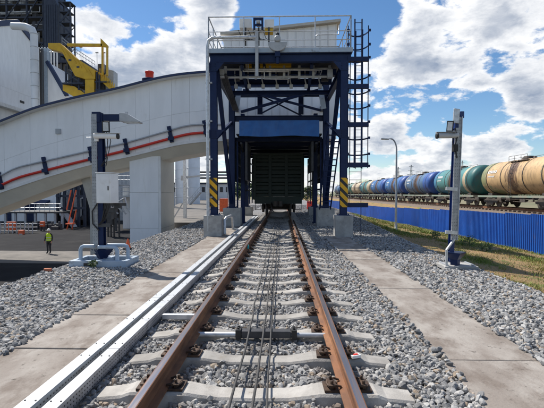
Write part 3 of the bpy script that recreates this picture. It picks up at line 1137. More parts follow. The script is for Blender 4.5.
# ================================================================== TANK TRAIN ON THE BANK
RT = 0.44                      # rail head height on the bank
trk2 = thing('railway_track', 'raised railway track on the brown bank under the line of tank wagons', 'railway track', (20.8, 60, .2))
for sx in (-.797, .797):
    MB().box(20.8 + sx - .036, 20.8 + sx + .036, 4, 260, .27, RT).build('rail', M['rust'], trk2)
b = MB()
y = 22
while y < 110:
    b.box(20.8 - 1.35, 20.8 + 1.35, y, y + .24, .1, .262)
    y += .65
b.build('sleepers', M['bank'], trk2, kind='stuff')


def tank_paint(name, c, patches=None, dirty=.5):
    m = pmat(name, c, tuple(x * .78 for x in c), .6, .5, c3=patches, s3=.36, t3=(.54, .58)) if patches else pmat(name, c, tuple(x * .78 for x in c), .6, .5)
    stain(m, (.10, .075, .05), 1.8, .50, .56 + .45 * (1.1 - dirty), (2.5, 2.5, .35))
    stain(m, (.17, .085, .04), 5.0, .60, .72)
    # oil spilt from the dome runs down the middle of the barrel
    nt = m.node_tree
    N, L = nt.nodes, nt.links
    p = N['Principled BSDF']
    src = p.inputs['Base Color'].links[0].from_socket
    t = N.new('ShaderNodeTexCoord')
    sp = N.new('ShaderNodeSeparateXYZ')
    L.new(t.outputs['Object'], sp.inputs[0])
    n = N.new('ShaderNodeTexNoise')
    n.inputs['Scale'].default_value = 2.2
    n.inputs['Detail'].default_value = 8
    mp = N.new('ShaderNodeMapping')
    mp.inputs['Scale'].default_value = (1.5, 1.8, .3)
    L.new(t.outputs['Object'], mp.inputs[0])
    L.new(mp.outputs[0], n.inputs['Vector'])
    ab = N.new('ShaderNodeMath')
    ab.operation = 'ABSOLUTE'
    L.new(sp.outputs['Y'], ab.inputs[0])
    ad = N.new('ShaderNodeMath')
    ad.operation = 'MULTIPLY_ADD'
    L.new(n.outputs['Fac'], ad.inputs[0])
    ad.inputs[1].default_value = -2.6
    L.new(ab.outputs[0], ad.inputs[2])
    r = N.new('ShaderNodeMapRange')
    r.inputs['From Min'].default_value = -.45
    r.inputs['From Max'].default_value = -.95
    L.new(ad.outputs[0], r.inputs['Value'])
    x = N.new('ShaderNodeMix')
    x.data_type = 'RGBA'
    L.new(r.outputs[0], x.inputs['Factor'])
    L.new(src, x.inputs['A'])
    x.inputs['B'].default_value = (.11, .06, .035, 1)
    L.new(x.outputs['Result'], p.inputs['Base Color'])
    return m


P_cream = tank_paint('cream tank paint', (.60, .40, .20), (.24, .25, .12), .6)
P_teal = tank_paint('teal tank paint', (.07, .25, .25), (.04, .19, .33), .5)
P_dteal = tank_paint('dark teal paint', (.02, .13, .13))
P_blue = tank_paint('blue tank paint', (.025, .15, .40), None, .6)
P_blue2 = tank_paint('deep blue tank paint', (.02, .09, .34), None, .6)
P_grey = tank_paint('blue grey tank paint', (.07, .16, .30), (.20, .24, .28), .55)
P_cream2 = tank_paint('plain cream tank paint', (.56, .45, .30), None, .6)
P_green = tank_paint('green tank paint', (.10, .25, .20), None, .6)
M['under_wagon'] = pmat('wagon underframe', (.045, .04, .036), (.09, .07, .055), 4, .7)
M['sill'] = pmat('pale green sill', (.23, .30, .24), (.30, .28, .22), 1.5, .6)


def make_tank():
    r = thing('tank_wagon', '', '', (0, 0, 0))
    R_, zc = 1.5, 1.70 + 1.5 - RT - .12
    ends = [(0.02, -5.45), (.55, -5.42), (1.0, -5.32), (1.33, -5.12), (1.47, -4.95), (R_, -4.75)]
    MB().lathe((0, 0, zc), ends[:-1] + [(R_, -4.75), (R_, -3.6)], 28, 'Y').build('tank_end', P_cream, r)
    MB().lathe((0, 0, zc), [(R_, -3.6), (R_, -3.0)], 28, 'Y').build('tank_ring', P_cream, r)
    bb = MB()
    bb.lathe((0, 0, zc), [(R_, -3.0), (R_, 4.75)] + [(a, -b_) for a, b_ in ends[::-1][1:]], 28, 'Y')
    barrel = bb.build('barrel', P_cream, r)
    for y in (-4.0, -1.6, 1.6, 4.0):
        MB().lathe((0, 0, zc), [(R_ + .002, y - .05), (R_ + .022, y - .045), (R_ + .022, y + .045), (R_ + .002, y + .05)], 28, 'Y').build('band', M['under_wagon'], barrel)
    b = MB().lathe((0, 0, zc + R_ - .06), [(.42, 0), (.42, .22), (.36, .27), (.1, .30)], 18)
    b.lathe((0, .75, zc + R_ - .04), [(.16, 0), (.16, .16), (.05, .19)], 10)
    b.lathe((0, -.8, zc + R_ - .04), [(.13, 0), (.13, .14), (.05, .17)], 10)
    b.build('dome', M['under_wagon'], r)
    b = MB()
    for sx in (-1, 1):
        b.box(sx * .78 - .16, sx * .78 + .16, -1.3, 1.3, zc + 1.30, zc + 1.34)
        for yy in (-1.3, -.45, .45, 1.3):
            b.tube([(sx * .93, yy, zc + 1.15), (sx * .93, yy, zc + 1.78)], .016, 5)
        b.tube([(sx * .93, -1.3, zc + 1.78), (sx * .93, 1.3, zc + 1.78)], .016, 5)
        b.tube([(sx * .93, -1.3, zc + 1.55), (sx * .93, 1.3, zc + 1.55)], .014, 5)
    b.build('walkway', M['under_wagon'], r)
    for sx in (-1, 1):
        b = MB()
        for yy in (-.2, .2):
            b.tube([(sx * .93, yy, zc + 1.40), (sx * 1.35, yy, zc + .98), (sx * 1.60, yy, zc), (sx * 1.56, yy, 1.05)], .022, 5)
        for t in np.linspace(0, 1, 9):
            z = 1.05 + t * (zc + .98 - 1.05)
            x = sx * (1.57 if z < zc else 1.60 - .25 * (z - zc) / .98)
            b.tube([(x, -.2, z), (x, .2, z)], .014, 5)
        b.build('ladder', M['under_wagon'], r)
    b = MB()
    b.box(-.28, .28, -5.55, 5.55, .68, 1.0)
    for yy in (-3.9, 3.9):
        b.box(-1.15, 1.15, yy - .35, yy + .35, .82, 1.28)
    b.build('underframe', M['under_wagon'], r)
    b = MB()
    for sx in (-1, 1):
        b.box(sx * 1.45 - .05, sx * 1.45 + .05, -5.55, 5.55, .90, 1.06)
    for yy in (-5.55, 5.47):
        b.box(-1.4, 1.4, yy, yy + .08, .86, 1.06)
    b.build('sill', M['sill'], r)
    for sy in (-1, 1):
        bg = MB()
        for sx in (-1, 1):
            bg.prism([(sy * 3.9 - 1.25, .62), (sy * 3.9 - 1.15, .42), (sy * 3.9 - .55, .42), (sy * 3.9 - .38, .22), (sy * 3.9 + .38, .22), (sy * 3.9 + .55, .42), (sy * 3.9 + 1.15, .42), (sy * 3.9 + 1.25, .62),
                      (sy * 3.9 + .4, .80), (sy * 3.9 - .4, .80)], 'X', sx * 1.05 - .07, sx * 1.05 + .07)
        bg.box(-1.0, 1.0, sy * 3.9 - .22, sy * 3.9 + .22, .45, .75)
        bogie = bg.build('bogie', M['under_wagon'], r)
        for wy in (-.925, .925):
            for sx in (-1, 1):
                MB().lathe((sx * .80, sy * 3.9 + wy, .475), [(.10, -.075), (.44, -.065), (.475, -.05), (.475, .05), (.44, .06), (.10, .085)], 18, 'X').build('wheel', M['under_wagon'], bogie)
        b = MB().box(-.12, .12, min(sy * 5.55, sy * 6.0), max(sy * 5.55, sy * 6.0), .62, .90)
        b.build('coupler', M['under_wagon'], r)
    b = MB()
    b.lathe((-.55, -.6, .72), [(.20, 0), (.22, .03), (.22, .5), (.12, .6)], 12, 'Y')
    b.box(-.9, -.5, 1.1, 1.7, .55, .9)
    b.tube([(-1.0, -2.4, .75), (-1.0, 2.4, .75)], .035, 6)
    b.tube([(-.7, -2.2, .6), (-.7, 0, .52), (-.7, 2.2, .6)], .03, 6)
    for yy in (-2.3, -.9, .9, 2.3):
        b.box(-1.05, -.95, yy - .04, yy + .04, .6, .95)
    b.box(-1.43, -1.38, -1.9, -1.2, .55, .90)
    b.build('brake_gear', M['under_wagon'], r)
    # unreadable stencilled lines on the flank
    b = MB()
    for row, (w, h) in enumerate(((1.5, .26), (1.1, .13))):
        n = 6 if row == 0 else 9
        for i in range(n):
            yy = -w / 2 + w * i / n
            a0 = math.asin((.55 - .42 * row) / R_)
            z_ = zc + .55 - .42 * row
            xx = -math.sqrt(R_ * R_ - (z_ - zc) ** 2) - .012
            b.boxc((xx, yy + 2.2, z_), .012, w / n * .62, h, 0, 0, 0, a0)
    b.build('stencil_lines', M['white2'], r)
    return r


tank0 = make_tank()
CARS = [('cream tank wagon with patchy olive paint and a rusty ladder, nearest in the train', P_cream, P_cream, P_cream),
        ('teal tank wagon with a cream ring at its near end, next to the cream one', P_teal, P_dteal, P_cream2),
        ('tank wagon painted blue with a blue grey middle, third from the right', P_grey, P_blue2, P_blue2),
        ('bright blue tank wagon just right of the street lamp, fourth from the right', P_blue, P_blue2, P_blue),
        ('bright blue tank wagon just left of the street lamp, fifth from the right', P_blue, P_blue2, P_blue2),
        ('teal tank wagon with a pale cream near end, left of the blue ones', P_teal, P_cream2, P_cream2),
        ('plain cream tank wagon beyond the teal one with the pale end', P_cream2, P_cream2, P_cream2),
        ('distant green tank wagon beside the gantry ladder', P_green, P_green, P_cream2),
        ('distant blue tank wagon seen behind the right gantry columns', P_blue, P_blue, P_blue),
        ('farthest tank wagon, grey, almost hidden by the gantry', P_grey, P_grey, P_grey)]
kids0 = None
for i, (lab, pb, pe, pr) in enumerate(CARS):
    o = tank0 if i == 0 else copy_tree(tank0)
    o.location = (20.8, 33.9 + 12.0 * i, RT)
    o['label'] = lab
    o['category'] = 'tank wagon'
    o['group'] = 'tank wagons standing on the bank'
    for ch in [x for x in scene.objects if x.parent == o]:
        nm = ch.name.split('.')[0]
        pm = {'barrel': pb, 'tank_end': pe, 'tank_ring': pr}.get(nm)
        if pm:
            ch.material_slots[0].link = 'OBJECT'
            ch.material_slots[0].material = pm
        if nm == 'stencil_lines' and i == 0:
            ch.location.y = 1.0

# ================================================================== GALLERY OVER THE YARD
GY = 24.0
T_x = np.array([-260, -120, 0, 40, 80, 118, 130, 150, 170, 188, 207, 224], float)
T_y = np.array([232, 174, 126, 110, 100, 92, 89, 83.5, 79, 76.5, 75, 74], float)
B_x = np.array([-260, -120, 0, 48, 92, 130, 150, 162, 180, 207, 224], float)
B_y = np.array([285, 236, 193, 177, 164.5, 157, 152, 149, 144.5, 141.5, 141], float)
S_x = np.array([-260, -120, 0, 81, 130, 162, 177, 207, 224], float)
S_y = np.array([298, 249, 205, 175.5, 166, 159.5, 156, 151.5, 151], float)
rp_x = np.array([-260, -120, 0, 10, 17, 80, 127, 171, 190, 207, 224], float)
rp_y = np.array([284, 232, 186.5, 182, 178, 162, 150.5, 138.5, 133.5, 132.5, 132.5], float)
gp_x = np.array([-260, -120, 0, 8, 14, 80, 127, 171, 188, 207, 224], float)
gp_y = np.array([274, 222, 176.5, 174.5, 168.5, 153.5, 143, 130.5, 125, 124.5, 124.5], float)
samp = np.linspace(-260, 224, 61)


def smooth(xs, ys, k=2):
    v = np.interp(samp, xs, ys)
    for _ in range(k):
        v = np.concatenate([v[:1], (v[:-2] + 2 * v[1:-1] + v[2:]) / 4, v[-1:]])
    return v


gX = np.array([X_at(p, GY) for p in samp])
tops = np.array([at(p, q, GY).z for p, q in zip(samp, smooth(T_x, T_y))])
bots = np.array([at(p, q, GY).z for p, q in zip(samp, smooth(B_x, B_y))])
sofs = np.array([at(p, q, GY + .75).z for p, q in zip(samp, smooth(S_x, S_y))])
rps = np.array([at(p, q, GY - .14).z for p, q in zip(samp, smooth(rp_x, rp_y, 1))])
gps = np.array([at(p, q, GY - .14).z for p, q in zip(samp, smooth(gp_x, gp_y, 1))])


def gz(arr, px):
    return float(np.interp(px, samp, arr))


gal = thing('conveyor_gallery', 'long white enclosed gallery sloping down to the left across the yard, with navy roof edge', 'conveyor gallery', (-12, 25.5, -2.7))
GB = GY + 3.6
# shell: back wall, soffit
sh = MB()
vs, fs = [], []
for x, t_, b_, s_ in zip(gX, tops, bots, sofs):
    vs += [(x, GY + .05, t_ - .02), (x, GY + .05, b_), (x, GB, b_), (x, GB, t_ - .02)]
for i in range(len(samp) - 1):
    a = i * 4
    for k in range(4):
        k2 = (k + 1) % 4
        fs.append((a + k, a + k2, a + 4 + k2, a + 4 + k))
fs += [(3, 2, 1, 0), (len(vs) - 4, len(vs) - 3, len(vs) - 2, len(vs) - 1)]
sh.add(vs, fs)
sh.build('shell', M['white'], gal)
so = MB()
vs, fs = [], []
for x, b_, s_ in zip(gX, bots, sofs):
    vs += [(x, GY + .06, b_ - .004), (x, GY + .75, s_), (x, GB - .75, s_), (x, GB - .06, b_ - .004)]
for i in range(len(samp) - 1):
    a = i * 4
    for k in range(4):
        k2 = (k + 1) % 4
        fs.append((a + k, a + k2, a + 4 + k2, a + 4 + k))
so.add(vs, fs)
so.build('soffit', M['beige'], gal)
# cladding panels in two rows
seams = [-260, -220, -180, -140, -100, -60, -22, 5, 31, 58, 84, 110, 136, 150, 172, 190, 207, 224]
for a, b_ in zip(seams[:-1], seams[1:]):
    for row in range(2):
        n = 5
        pp = np.linspace(a, b_, n)
        lo_f, hi_f = ((.0, .47), (.47, 1.0))[row]
        up, dn = [], []
        for j, p in enumerate(pp):
            x = X_at(p, GY) + (.004 if j == 0 else -.004 if j == n - 1 else 0)
            t_, bb_ = gz(tops, p), gz(bots, p)
            up.append((x, bb_ + (t_ - bb_) * hi_f - .003))
            dn.append((x, bb_ + (t_ - bb_) * lo_f + .003))
        MB().prism(dn + up[::-1], 'Y', GY - .004, GY + .05).build('wall_panel', M['white'], gal, .004)
# bottom flashing below the pipes
fl = MB()
for i in range(len(samp) - 1):
    x0, x1 = gX[i], gX[i + 1]
    fl.add([(x0, GY - .03, bots[i]), (x1, GY - .03, bots[i + 1]), (x1, GY - .03, bots[i + 1] + .16), (x0, GY - .03, bots[i] + .16),
            (x0, GY - .006, bots[i]), (x1, GY - .006, bots[i + 1]), (x1, GY - .006, bots[i + 1] + .16), (x0, GY - .006, bots[i] + .16)],
           [(0, 1, 2, 3), (3, 2, 6, 7), (1, 0, 4, 5)])
fl.build('flashing', M['white2'], gal)
rf = MB()
rt = MB()
for i in range(len(samp) - 1):
    x0, x1 = gX[i], gX[i + 1]
    a0, a1 = tops[i], tops[i + 1]
    rf.add([(x0, GY - .40, a0 - .03), (x1, GY - .40, a1 - .03), (x1, GB + .4, a1 - .03), (x0, GB + .4, a0 - .03),
            (x0, GY - .40, a0 + .07), (x1, GY - .40, a1 + .07), (x1, GB + .4, a1 + .07), (x0, GB + .4, a0 + .07)],
           [(3, 2, 1, 0), (4, 5, 6, 7), (0, 1, 5, 4), (2, 3, 7, 6)])
    rt.add([(x0, GY - .46, a0 + .0), (x1, GY - .46, a1 + .0), (x1, GY - .402, a1 + .0), (x0, GY - .402, a0 + .0),
            (x0, GY - .46, a0 + .13), (x1, GY - .46, a1 + .13), (x1, GY - .402, a1 + .13), (x0, GY - .402, a0 + .13)],
           [(3, 2, 1, 0), (4, 5, 6, 7), (0, 1, 5, 4), (2, 3, 7, 6)])
rf.build('roof', M['white2'], gal)
rt.build('roof_trim', M['navy_trim'], gal)
k = [i for i, p in enumerate(samp) if p > -250]
MB().tube([(gX[i], GY - .14, rps[i]) for i in k], .078, 8).build('pipe', M['red'], gal, label='red pipe along the gallery wall')
MB().tube([(gX[i], GY - .14, gps[i]) for i in k], .055, 8).build('pipe', M['greypaint'], gal, label='grey pipe above the red one')
for p in (-90, -44, 1, 46, 92, 127, 171, 206):
    x = X_at(p, GY)
    zr, zg = gz(rps, p), gz(gps, p)
    b = MB()
    b.boxc((x, GY - .06, (zr + zg) / 2 + .02), .22, .10, abs(zg - zr) + .5, 0, 0, 0, -.20)
    b.boxc((x + .08, GY - .23, zr), .34, .09, .22)
    b.boxc((x + .03, GY - .21, zg), .18, .07, .12)
    b.build('pipe_bracket', M['navy'], gal)
p = 59
MB().box(X_at(57, GY), X_at(62, GY), GY - .08, GY - .01, at(59, 134, GY).z, at(59, 129, GY).z).build('vent', M['greypaint'], gal)

# white pier and leaning leg under the gallery
pier = thing('gallery_pier', 'broad white clad pier standing under the gallery behind the left mast', 'pier', (-8, 25.7, LOW))
px0, px1 = X_at(130, 24.35), X_at(160, 24.35)
zt = gz(bots, 145) - .15
MB().box(px0, px1, 24.40, 27.5, LOW, zt).build('core', M['white'], pier)
for i in range(3):
    z0 = LOW + (zt - LOW) * i / 3
    z1 = LOW + (zt - LOW) * (i + 1) / 3
    MB().box(px0 - .02, px1 - .10, 24.35, 24.397, z0 + .008, z1 - .008).build('front_panel', M['white'], pier, .006)
    MB().box(px1 + .003, px1 + .04, 24.46, 27.45, z0 + .008, z1 - .008).build('side_panel', M['beige'], pier, .006)  # white side face; the cream stands in for warm gravel bounce
MB().box(px1 - .09, px1 + .05, 24.34, 24.45, LOW, zt).build('corner_trim', M['white2'], pier)
leg = thing('gallery_support', 'cream leg with a leaning upper half under the gallery, behind the left mast', 'support', (X_at(93, 26), 26, LOW))
ya, yb = 25.3, 26.3
poly = [(X_at(79, 25.3), gz(sofs, 83) + .3), (X_at(89, 25.3), gz(sofs, 88) + .3), (X_at(96.5, 25.3), Z_at(207, 25.3)), (X_at(96.5, 25.3), LOW), (X_at(89.5, 25.3), LOW), (X_at(89.5, 25.3), Z_at(209, 25.3))]
MB().prism(poly, 'Y', ya, yb).build('leg', M['beige_leg'], leg, .02)

# ================================================================== TRANSFER HOUSE ABOVE THE TRACK
HY = 24.02
hx0, hx1 = X_at(224, HY), X_at(336, HY)
house = thing('transfer_house', 'tall white ribbed transfer house with sloping roof bridging the track behind the gantry', 'building', (0, 25.5, 4.9))
hz0 = Z_at(139, HY)
zl, zr_ = Z_at(34, HY), Z_at(22.5, HY)
MB().prism([(hx0, hz0), (hx1, hz0), (hx1, zr_ - .1), (hx0, zl - .1)], 'Y', HY + .05, HY + 4.2).build('core', M['white2'], house)
n = 14
for i in range(n):
    a, c = hx0 + (hx1 - hx0) * i / n, hx0 + (hx1 - hx0) * (i + 1) / n
    za, zc_ = zl + (zr_ - zl) * i / n - .12, zl + (zr_ - zl) * (i + 1) / n - .12
    b = MB()
    b.prism([(a + .006, hz0), (c - .055, hz0), (c - .055, zc_), (a + .006, za)], 'Y', HY - .003, HY + .047)
    b.prism([(c - .05, hz0), (c - .006, hz0), (c - .006, zc_), (c - .05, zc_)], 'Y', HY - .035, HY + .047)
    b.build('wall_panel', M['white'], house)
b = MB()
b.prism([(hx0 - .15, zl - .11), (hx1 + .2, zr_ - .09), (hx1 + .2, zr_ + .06), (hx0 - .15, zl + .04)], 'Y', HY - .3, HY + 4.4)
b.build('roof', M['beige_leg'], house)

# ================================================================== STEEL GANTRY
gan = thing('steel_gantry', 'navy steel gantry with railed top platform and caged ladder standing over the track', 'gantry', (0, 16, 0))
Y1, Y2, Y3 = 16.0, 21.3, 33.0
cols_ = {1: (-2.48, 2.68), 2: (-2.42, 2.56), 3: (-2.72, 2.92)}
ZD = 6.86                                    # underside of deck


def column(x, y, w, d, z0, z1):
    b = MB()
    b.ibeam((x, y, z0), (x, y, z1), w, d, 0, .035)
    b.box(x - w * .85, x + w * .85, y - d * .85, y + d * .85, z0 - .03, z0)
    for sx in (-1, 1):
        for sy in (-1, 1):
            b.lathe((x + sx * w * .68, y + sy * d * .68, z0), [(.025, 0), (.025, .05)], 6, smooth=False)
    return b.build('column', M['navy'], gan)


for x in cols_[1]:
    column(x, Y1, .26, .30, .84, ZD)
for x in cols_[2]:
    column(x, Y2, .30, .36, .94, 8.0)
    column(x * 1.0 + (.42 if x < 0 else -.42), Y2 + 1.6, .22, .26, .0, 6.2)
for x in cols_[3]:
    column(x, Y3, .40, .40, .6, 6.4)
for x in cols_[1]:
    s_ = 1 if x < 0 else -1
    for zz in (ZD - .02, 4.2):
        b = MB()
        b.prism([(x - .16, zz - .34), (x + .16, zz - .34), (x + .16 + (.28 if s_ > 0 else 0), zz), (x - .16 - (.28 if s_ < 0 else 0), zz)], 'Y', Y1 - .168, Y1 - .153)
        for i_ in range(3):
            for j_ in (-.1, .1):
                b.lathe((x + j_, Y1 - .168, zz - .06 - .1 * i_), [(.02, 0), (.02, -.02)], 6, 'Y', 0, False)
        b.build('gusset_plate', M['navy'], gan)
# long braces front frame -> second frame, both sides
for a, c in zip(cols_[1], cols_[2]):
    MB().ibeam((a + (.10 if a < 0 else -.10), Y1 + .25, ZD - .25), (c, Y2 - .3, 1.2), .16, .20, 0, .025).build('brace', M['navy'], gan)
    MB().ibeam((a, Y1 + .2, 3.9), (c, Y2 - .2, 5.4), .12, .16, 0, .02).build('brace', M['navy'], gan)
    MB().ibeam((a, Y1 + .18, ZD - .16), (c, Y3, ZD - .16), .20, .30, 0, .03).build('side_beam', M['navy'], gan)
    MB().ibeam((a, Y2 + .2, 4.72), (c, Y3, 4.72), .18, .26, 0, .03).build('side_beam', M['navy'], gan)
# front beam and deck
MB().ibeam((-2.62, Y1 - .02, ZD - .02 + .19), (2.96, Y1 - .02, ZD + .17), .24, .34, 0, .03).build('front_beam', M['navy'], gan)
zdk = ZD + .36
MB().box(-2.66, 2.98, Y1 - .15, 19.2, zdk, zdk + .05).build('deck', M['darkgrey'], gan)
MB().box(-2.70, 3.0, Y1 - .19, Y1 - .155, zdk - .02, zdk + .15).build('toe_board', M['lightblue'], gan)
MB().box(-2.70, -2.67, Y1 - .15, 19.2, zdk - .02, zdk + .15).build('toe_board', M['lightblue'], gan)
MB().box(2.985, 3.0, Y1 - .15, 19.2, zdk - .02, zdk + .15).build('toe_board', M['lightblue'], gan)
MB().box(-2.70, 3.0, 19.21, 19.24, zdk - .02, zdk + .15).build('toe_board', M['lightblue'], gan)
zt = 8.62


def rail_run(p0, p1, nposts):
    b = MB()
    for z in (zdk + .48, zdk + .82, zt):
        b.tube([(p0[0], p0[1], z), (p1[0], p1[1], z)], .024 if z == zt else .016, 6)
    for i in range(nposts):
        t = i / (nposts - 1)
        x, y = p0[0] + (p1[0] - p0[0]) * t, p0[1] + (p1[1] - p0[1]) * t
        b.tube([(x, y, zdk), (x, y, zt)], .024, 6)
    return b.build('railing', M['galv'], gan)


rail_run((-2.66, Y1 - .12), (2.93, Y1 - .12), 5)
rail_run((-2.66, Y1 - .12), (-2.66, 19.15), 4)
rail_run((2.93, Y1 - .12), (2.93, 19.15), 4)
rail_run((-2.66, 19.15), (2.93, 19.15), 6)
# under-deck beams, each deeper in
for y, z, h in ((17.6, 6.95, .22), (19.2, 6.98, .26), (20.2, 6.72, .20)):
    MB().ibeam((-2.4, y, z), (2.6, y, z), .18, h, 0, .025).build('cross_beam', M['navy'], gan)
for y, pys in ((Y2, (84.5, 94.5)), (Y2 + .1, (118.5,))):
    for py in pys:
        z = Z_at(py, y)
        MB().ibeam((-2.42, y, z), (2.56, y, z), .22, .28 if py > 100 else .24, 0, .03).build('cross_beam', M['navy'], gan)
for x in (-1.55, 1.6):
    MB().ibeam((x * .9, Y1 + .2, ZD + .05), (x, Y2, Z_at(94, Y2)), .14, .18, 0, .02).build('brace', M['navy'], gan)
# crossed braces in the second frame, one pair nearer than the other
for dy, (pa, pb, w) in ((-.22, ((241, 112), (322, 89), .13)), (-.05, ((243, 90), (321, 110.5), .11)), (.35, ((262, 113), (304, 91), .07)), (.45, ((260, 95), (302, 116), .07))):
    MB().bar(at(*pa, Y2 + dy), at(*pb, Y2 + dy), w, w).build('cross_brace', M['navy'], gan)
for px, s in ((238, 1), (322, -1)):
    c = at(px, 98, Y2 - .3)
    MB().boxc((c.x, Y2 - .33, c.z), .26, .05, 1.15, 0, 0, 0, s * .16).build('gusset_plate', M['lightblue'], gan)
for px in (260, 301):
    c = at(px, 103, Y2 + .55)
    MB().box(c.x - .14, c.x + .14, Y2 + .53, Y2 + .57, c.z - .62, c.z + .5).build('hanger_plate', M['navy'], gan)
# blue sheet across the opening and the dark apron behind it
z0, z1 = Z_at(137, Y2), Z_at(121.5, Y2)
b = MB()
xa, xb = X_at(240, Y2), X_at(318.5, Y2)
nseg = 20
vs, fs = [], []
for i in range(nseg + 1):
    x = xa + (xb - xa) * i / nseg
    o_ = .02 * math.sin(i * 1.7)
    vs += [(x, Y2 - .34 + o_, z0 + .05 * mnoise.noise(Vector((x * .7, 0, 0)))), (x, Y2 - .34, z1), (x, Y2 - .28 + o_, z0 + .05), (x, Y2 - .28, z1)]
for i in range(nseg):
    a = i * 4
    fs += [(a, a + 4, a + 5, a + 1), (a + 2, a + 3, a + 7, a + 6), (a, a + 2, a + 6, a + 4), (a + 1, a + 5, a + 7, a + 3)]
b.add(vs, fs)
b.build('blue_sheet', M['bluepanel'], gan)
MB().box(-2.25, 2.4, Y2 + .5, Y3 - .2, 4.86, 4.92).build('apron', M['darkgrey'], gan)
for i, y in enumerate(np.linspace(Y2 + .9, Y3 - .8, 6)):
    MB().ibeam((-2.3, y, 4.66 - .03 * (i % 2)), (2.45, y, 4.66 - .03 * (i % 2)), .16, .22, 0, .025).build('apron_beam', M['navy'], gan)
for x in (-1.72, 1.9):
    xs_ = -2.5 if x < 0 else 2.66
    MB().box(xs_ - .03, xs_ + .03, Y2 + .75, Y3 - .3, 2.35, 4.84).build('side_shield', M['darksteel'], gan)
    MB().box(x - .06, x + .06, Y2 + .6, Y2 + 3.0, 2.9 if x > 0 else 2.4, 4.5).build('side_shield', M['darkgrey'], gan)
b = MB()
for s, px in ((-1, 244), (1, 314)):
    c = X_at(px, Y2 + 2)
    b.tube([(c, Y2 + .4, 4.4), (c, Y2 + 2, 3.9), (c, Y2 + 2.2, 1.2)], .07, 8)
b.build('hanging_pipe', M['darkgrey'], gan)
# hazard boards
for x in cols_[1]:
    MB().box(x - .15, x + .15, Y1 - .19, Y1 - .165, Z_at(207, Y1), Z_at(178, Y1)).build('hazard_board', M['hazard'], gan)
# grey machinery frame below the deck, hoists
b = MB()
for z in (Z_at(69, Y1 + 1), Z_at(77, Y1 + 1)):
    b.tube([(X_at(224, Y1 + 1), Y1 + 1, z), (X_at(331, Y1 + 1), Y1 + 1, z)], .05, 8)
for px in (226, 241, 256, 270, 284, 299, 313, 329):
    x = X_at(px, Y1 + 1)
    b.box(x - .05, x + .05, Y1 + .95, Y1 + 1.05, Z_at(79, Y1 + 1), Z_at(66, Y1 + 1))
b.build('service_frame', M['greypaint'], gan)
for px0_, px1_ in ((246, 263), (266, 291)):
    xa_, xb_ = X_at(px0_, 17.4), X_at(px1_, 17.4)
    b = MB().box(xa_, xb_, 17.2, 17.6, Z_at(68, 17.4), Z_at(61, 17.4))
    b.lathe((xa_ + .1, 17.1, Z_at(65, 17.4)), [(.12, 0), (.12, .1)], 10, 'Y')
    b.build('hoist', M['yellow'], gan, .02)
b = MB()
for k_ in range(4):
    o_ = .07 * k_
    b.tube([(X_at(221, Y1 + .6) + o_, Y1 + .6, Z_at(74, Y1 + .6)), (X_at(224, Y1 + 1) + o_, Y1 + 1.2, Z_at(84, Y1 + 1)), (X_at(230, Y2 - .8) + o_, Y2 - .9, Z_at(98, Y2 - .8)), (X_at(234, Y2 - .5) + o_, Y2 - .5, Z_at(110, Y2 - .5))], .055, 7)
b.build('cable_bundle', M['darkgrey'], gan)
for px in (222, 330):
    MB().boxc(at(px, 74, Y1 + .7), .22, .22, .34).build('junction_box', M['greypaint'], gan, .015)
r_ = random.Random(21)
for k_ in range(16):
    px = r_.uniform(224, 328)
    c = at(px, r_.uniform(65, 80), Y1 + r_.uniform(1.2, 2.4))
    MB().boxc(c, r_.uniform(.1, .4), r_.uniform(.1, .3), r_.uniform(.1, .32)).build('valve_block', M['darkgrey'], gan, .01)
b = MB()
for k_ in range(7):
    pa, pb = r_.uniform(224, 270), r_.uniform(280, 330)
    yy, py = Y1 + r_.uniform(.7, 2.6), r_.uniform(66, 82)
    a_, c_ = at(pa, py, yy), at(pb, py, yy)
    b.tube([a_ + Vector((0, 0, .5)), a_, c_, c_ + Vector((0, .6, 0))], r_.uniform(.02, .04), 6)
b.build('service_pipe', M['galv'], gan)
for px in (235, 248, 262, 276, 290, 305, 319):
    c = at(px, 80, Y1 + 1.6)
    b = MB().tube([c + Vector((0, 0, .5)), c, c + Vector((.05, 0, -.22))], .03, 6)
    b.boxc(c + Vector((.05, 0, -.28)), .14, .12, .16)
    b.build('nozzle', M['greypaint'], gan)
for sx_, yy in ((-1, Y2 + .6), (1, Y2 + .6)):
    x_ = -2.2 if sx_ < 0 else 2.35
    b = MB()
    for zz in (1.9, 2.6, 3.3, 4.0):
        b.bar((x_, yy, zz), (x_, Y3 - .3, zz), .06, .10)
    for k_ in range(5):
        yk = yy + (Y3 - .3 - yy) * k_ / 4
        b.bar((x_, yk, .9), (x_, yk, 4.5), .08, .08)
    b.build('side_frame', M['navy'], gan)
# steep access stair behind the right front column
b = MB()
p0, p1 = Vector((2.45, Y1 + 4.6, .9)), Vector((2.45, Y1 + 1.2, 4.3))
for dx_s in (-.28, .28):
    b.bar(p0 + Vector((dx_s, 0, 0)), p1 + Vector((dx_s, 0, 0)), .04, .16)
for k_ in range(14):
    q = p0.lerp(p1, (k_ + .5) / 14)
    b.box(q.x - .26, q.x + .26, q.y - .10, q.y + .10, q.z - .015, q.z + .015)
b.build('access_stair', M['navy'], gan)
# big pale conduit up the left column and along the railing
xq = X_at(208, Y1 - .3)
zq = Z_at(37, Y1 - .3)
MB().tube([(xq, Y1 - .3, .2), (xq, Y1 - .3, zq - .35), (xq + .04, Y1 - .3, zq - .12), (xq + .2, Y1 - .3, zq), (X_at(256, Y1 - .3), Y1 - .3, zq)], .065, 10).build('conduit', M['galv'], gan)
for z in (1.5, 3.0, 4.5, 6.0):
    MB().box(xq - .10, xq + .16, Y1 - .235, Y1 - .155, z, z + .06).build('pipe_clamp', M['greypaint'], gan)
xm = X_at(257, Y1 - .28)
MB().box(xm - .06, xm + .06, Y1 - .34, Y1 - .24, Z_at(76, Y1 - .3), Z_at(31, Y1 - .3)).build('mast_post', M['greypaint'], gan)
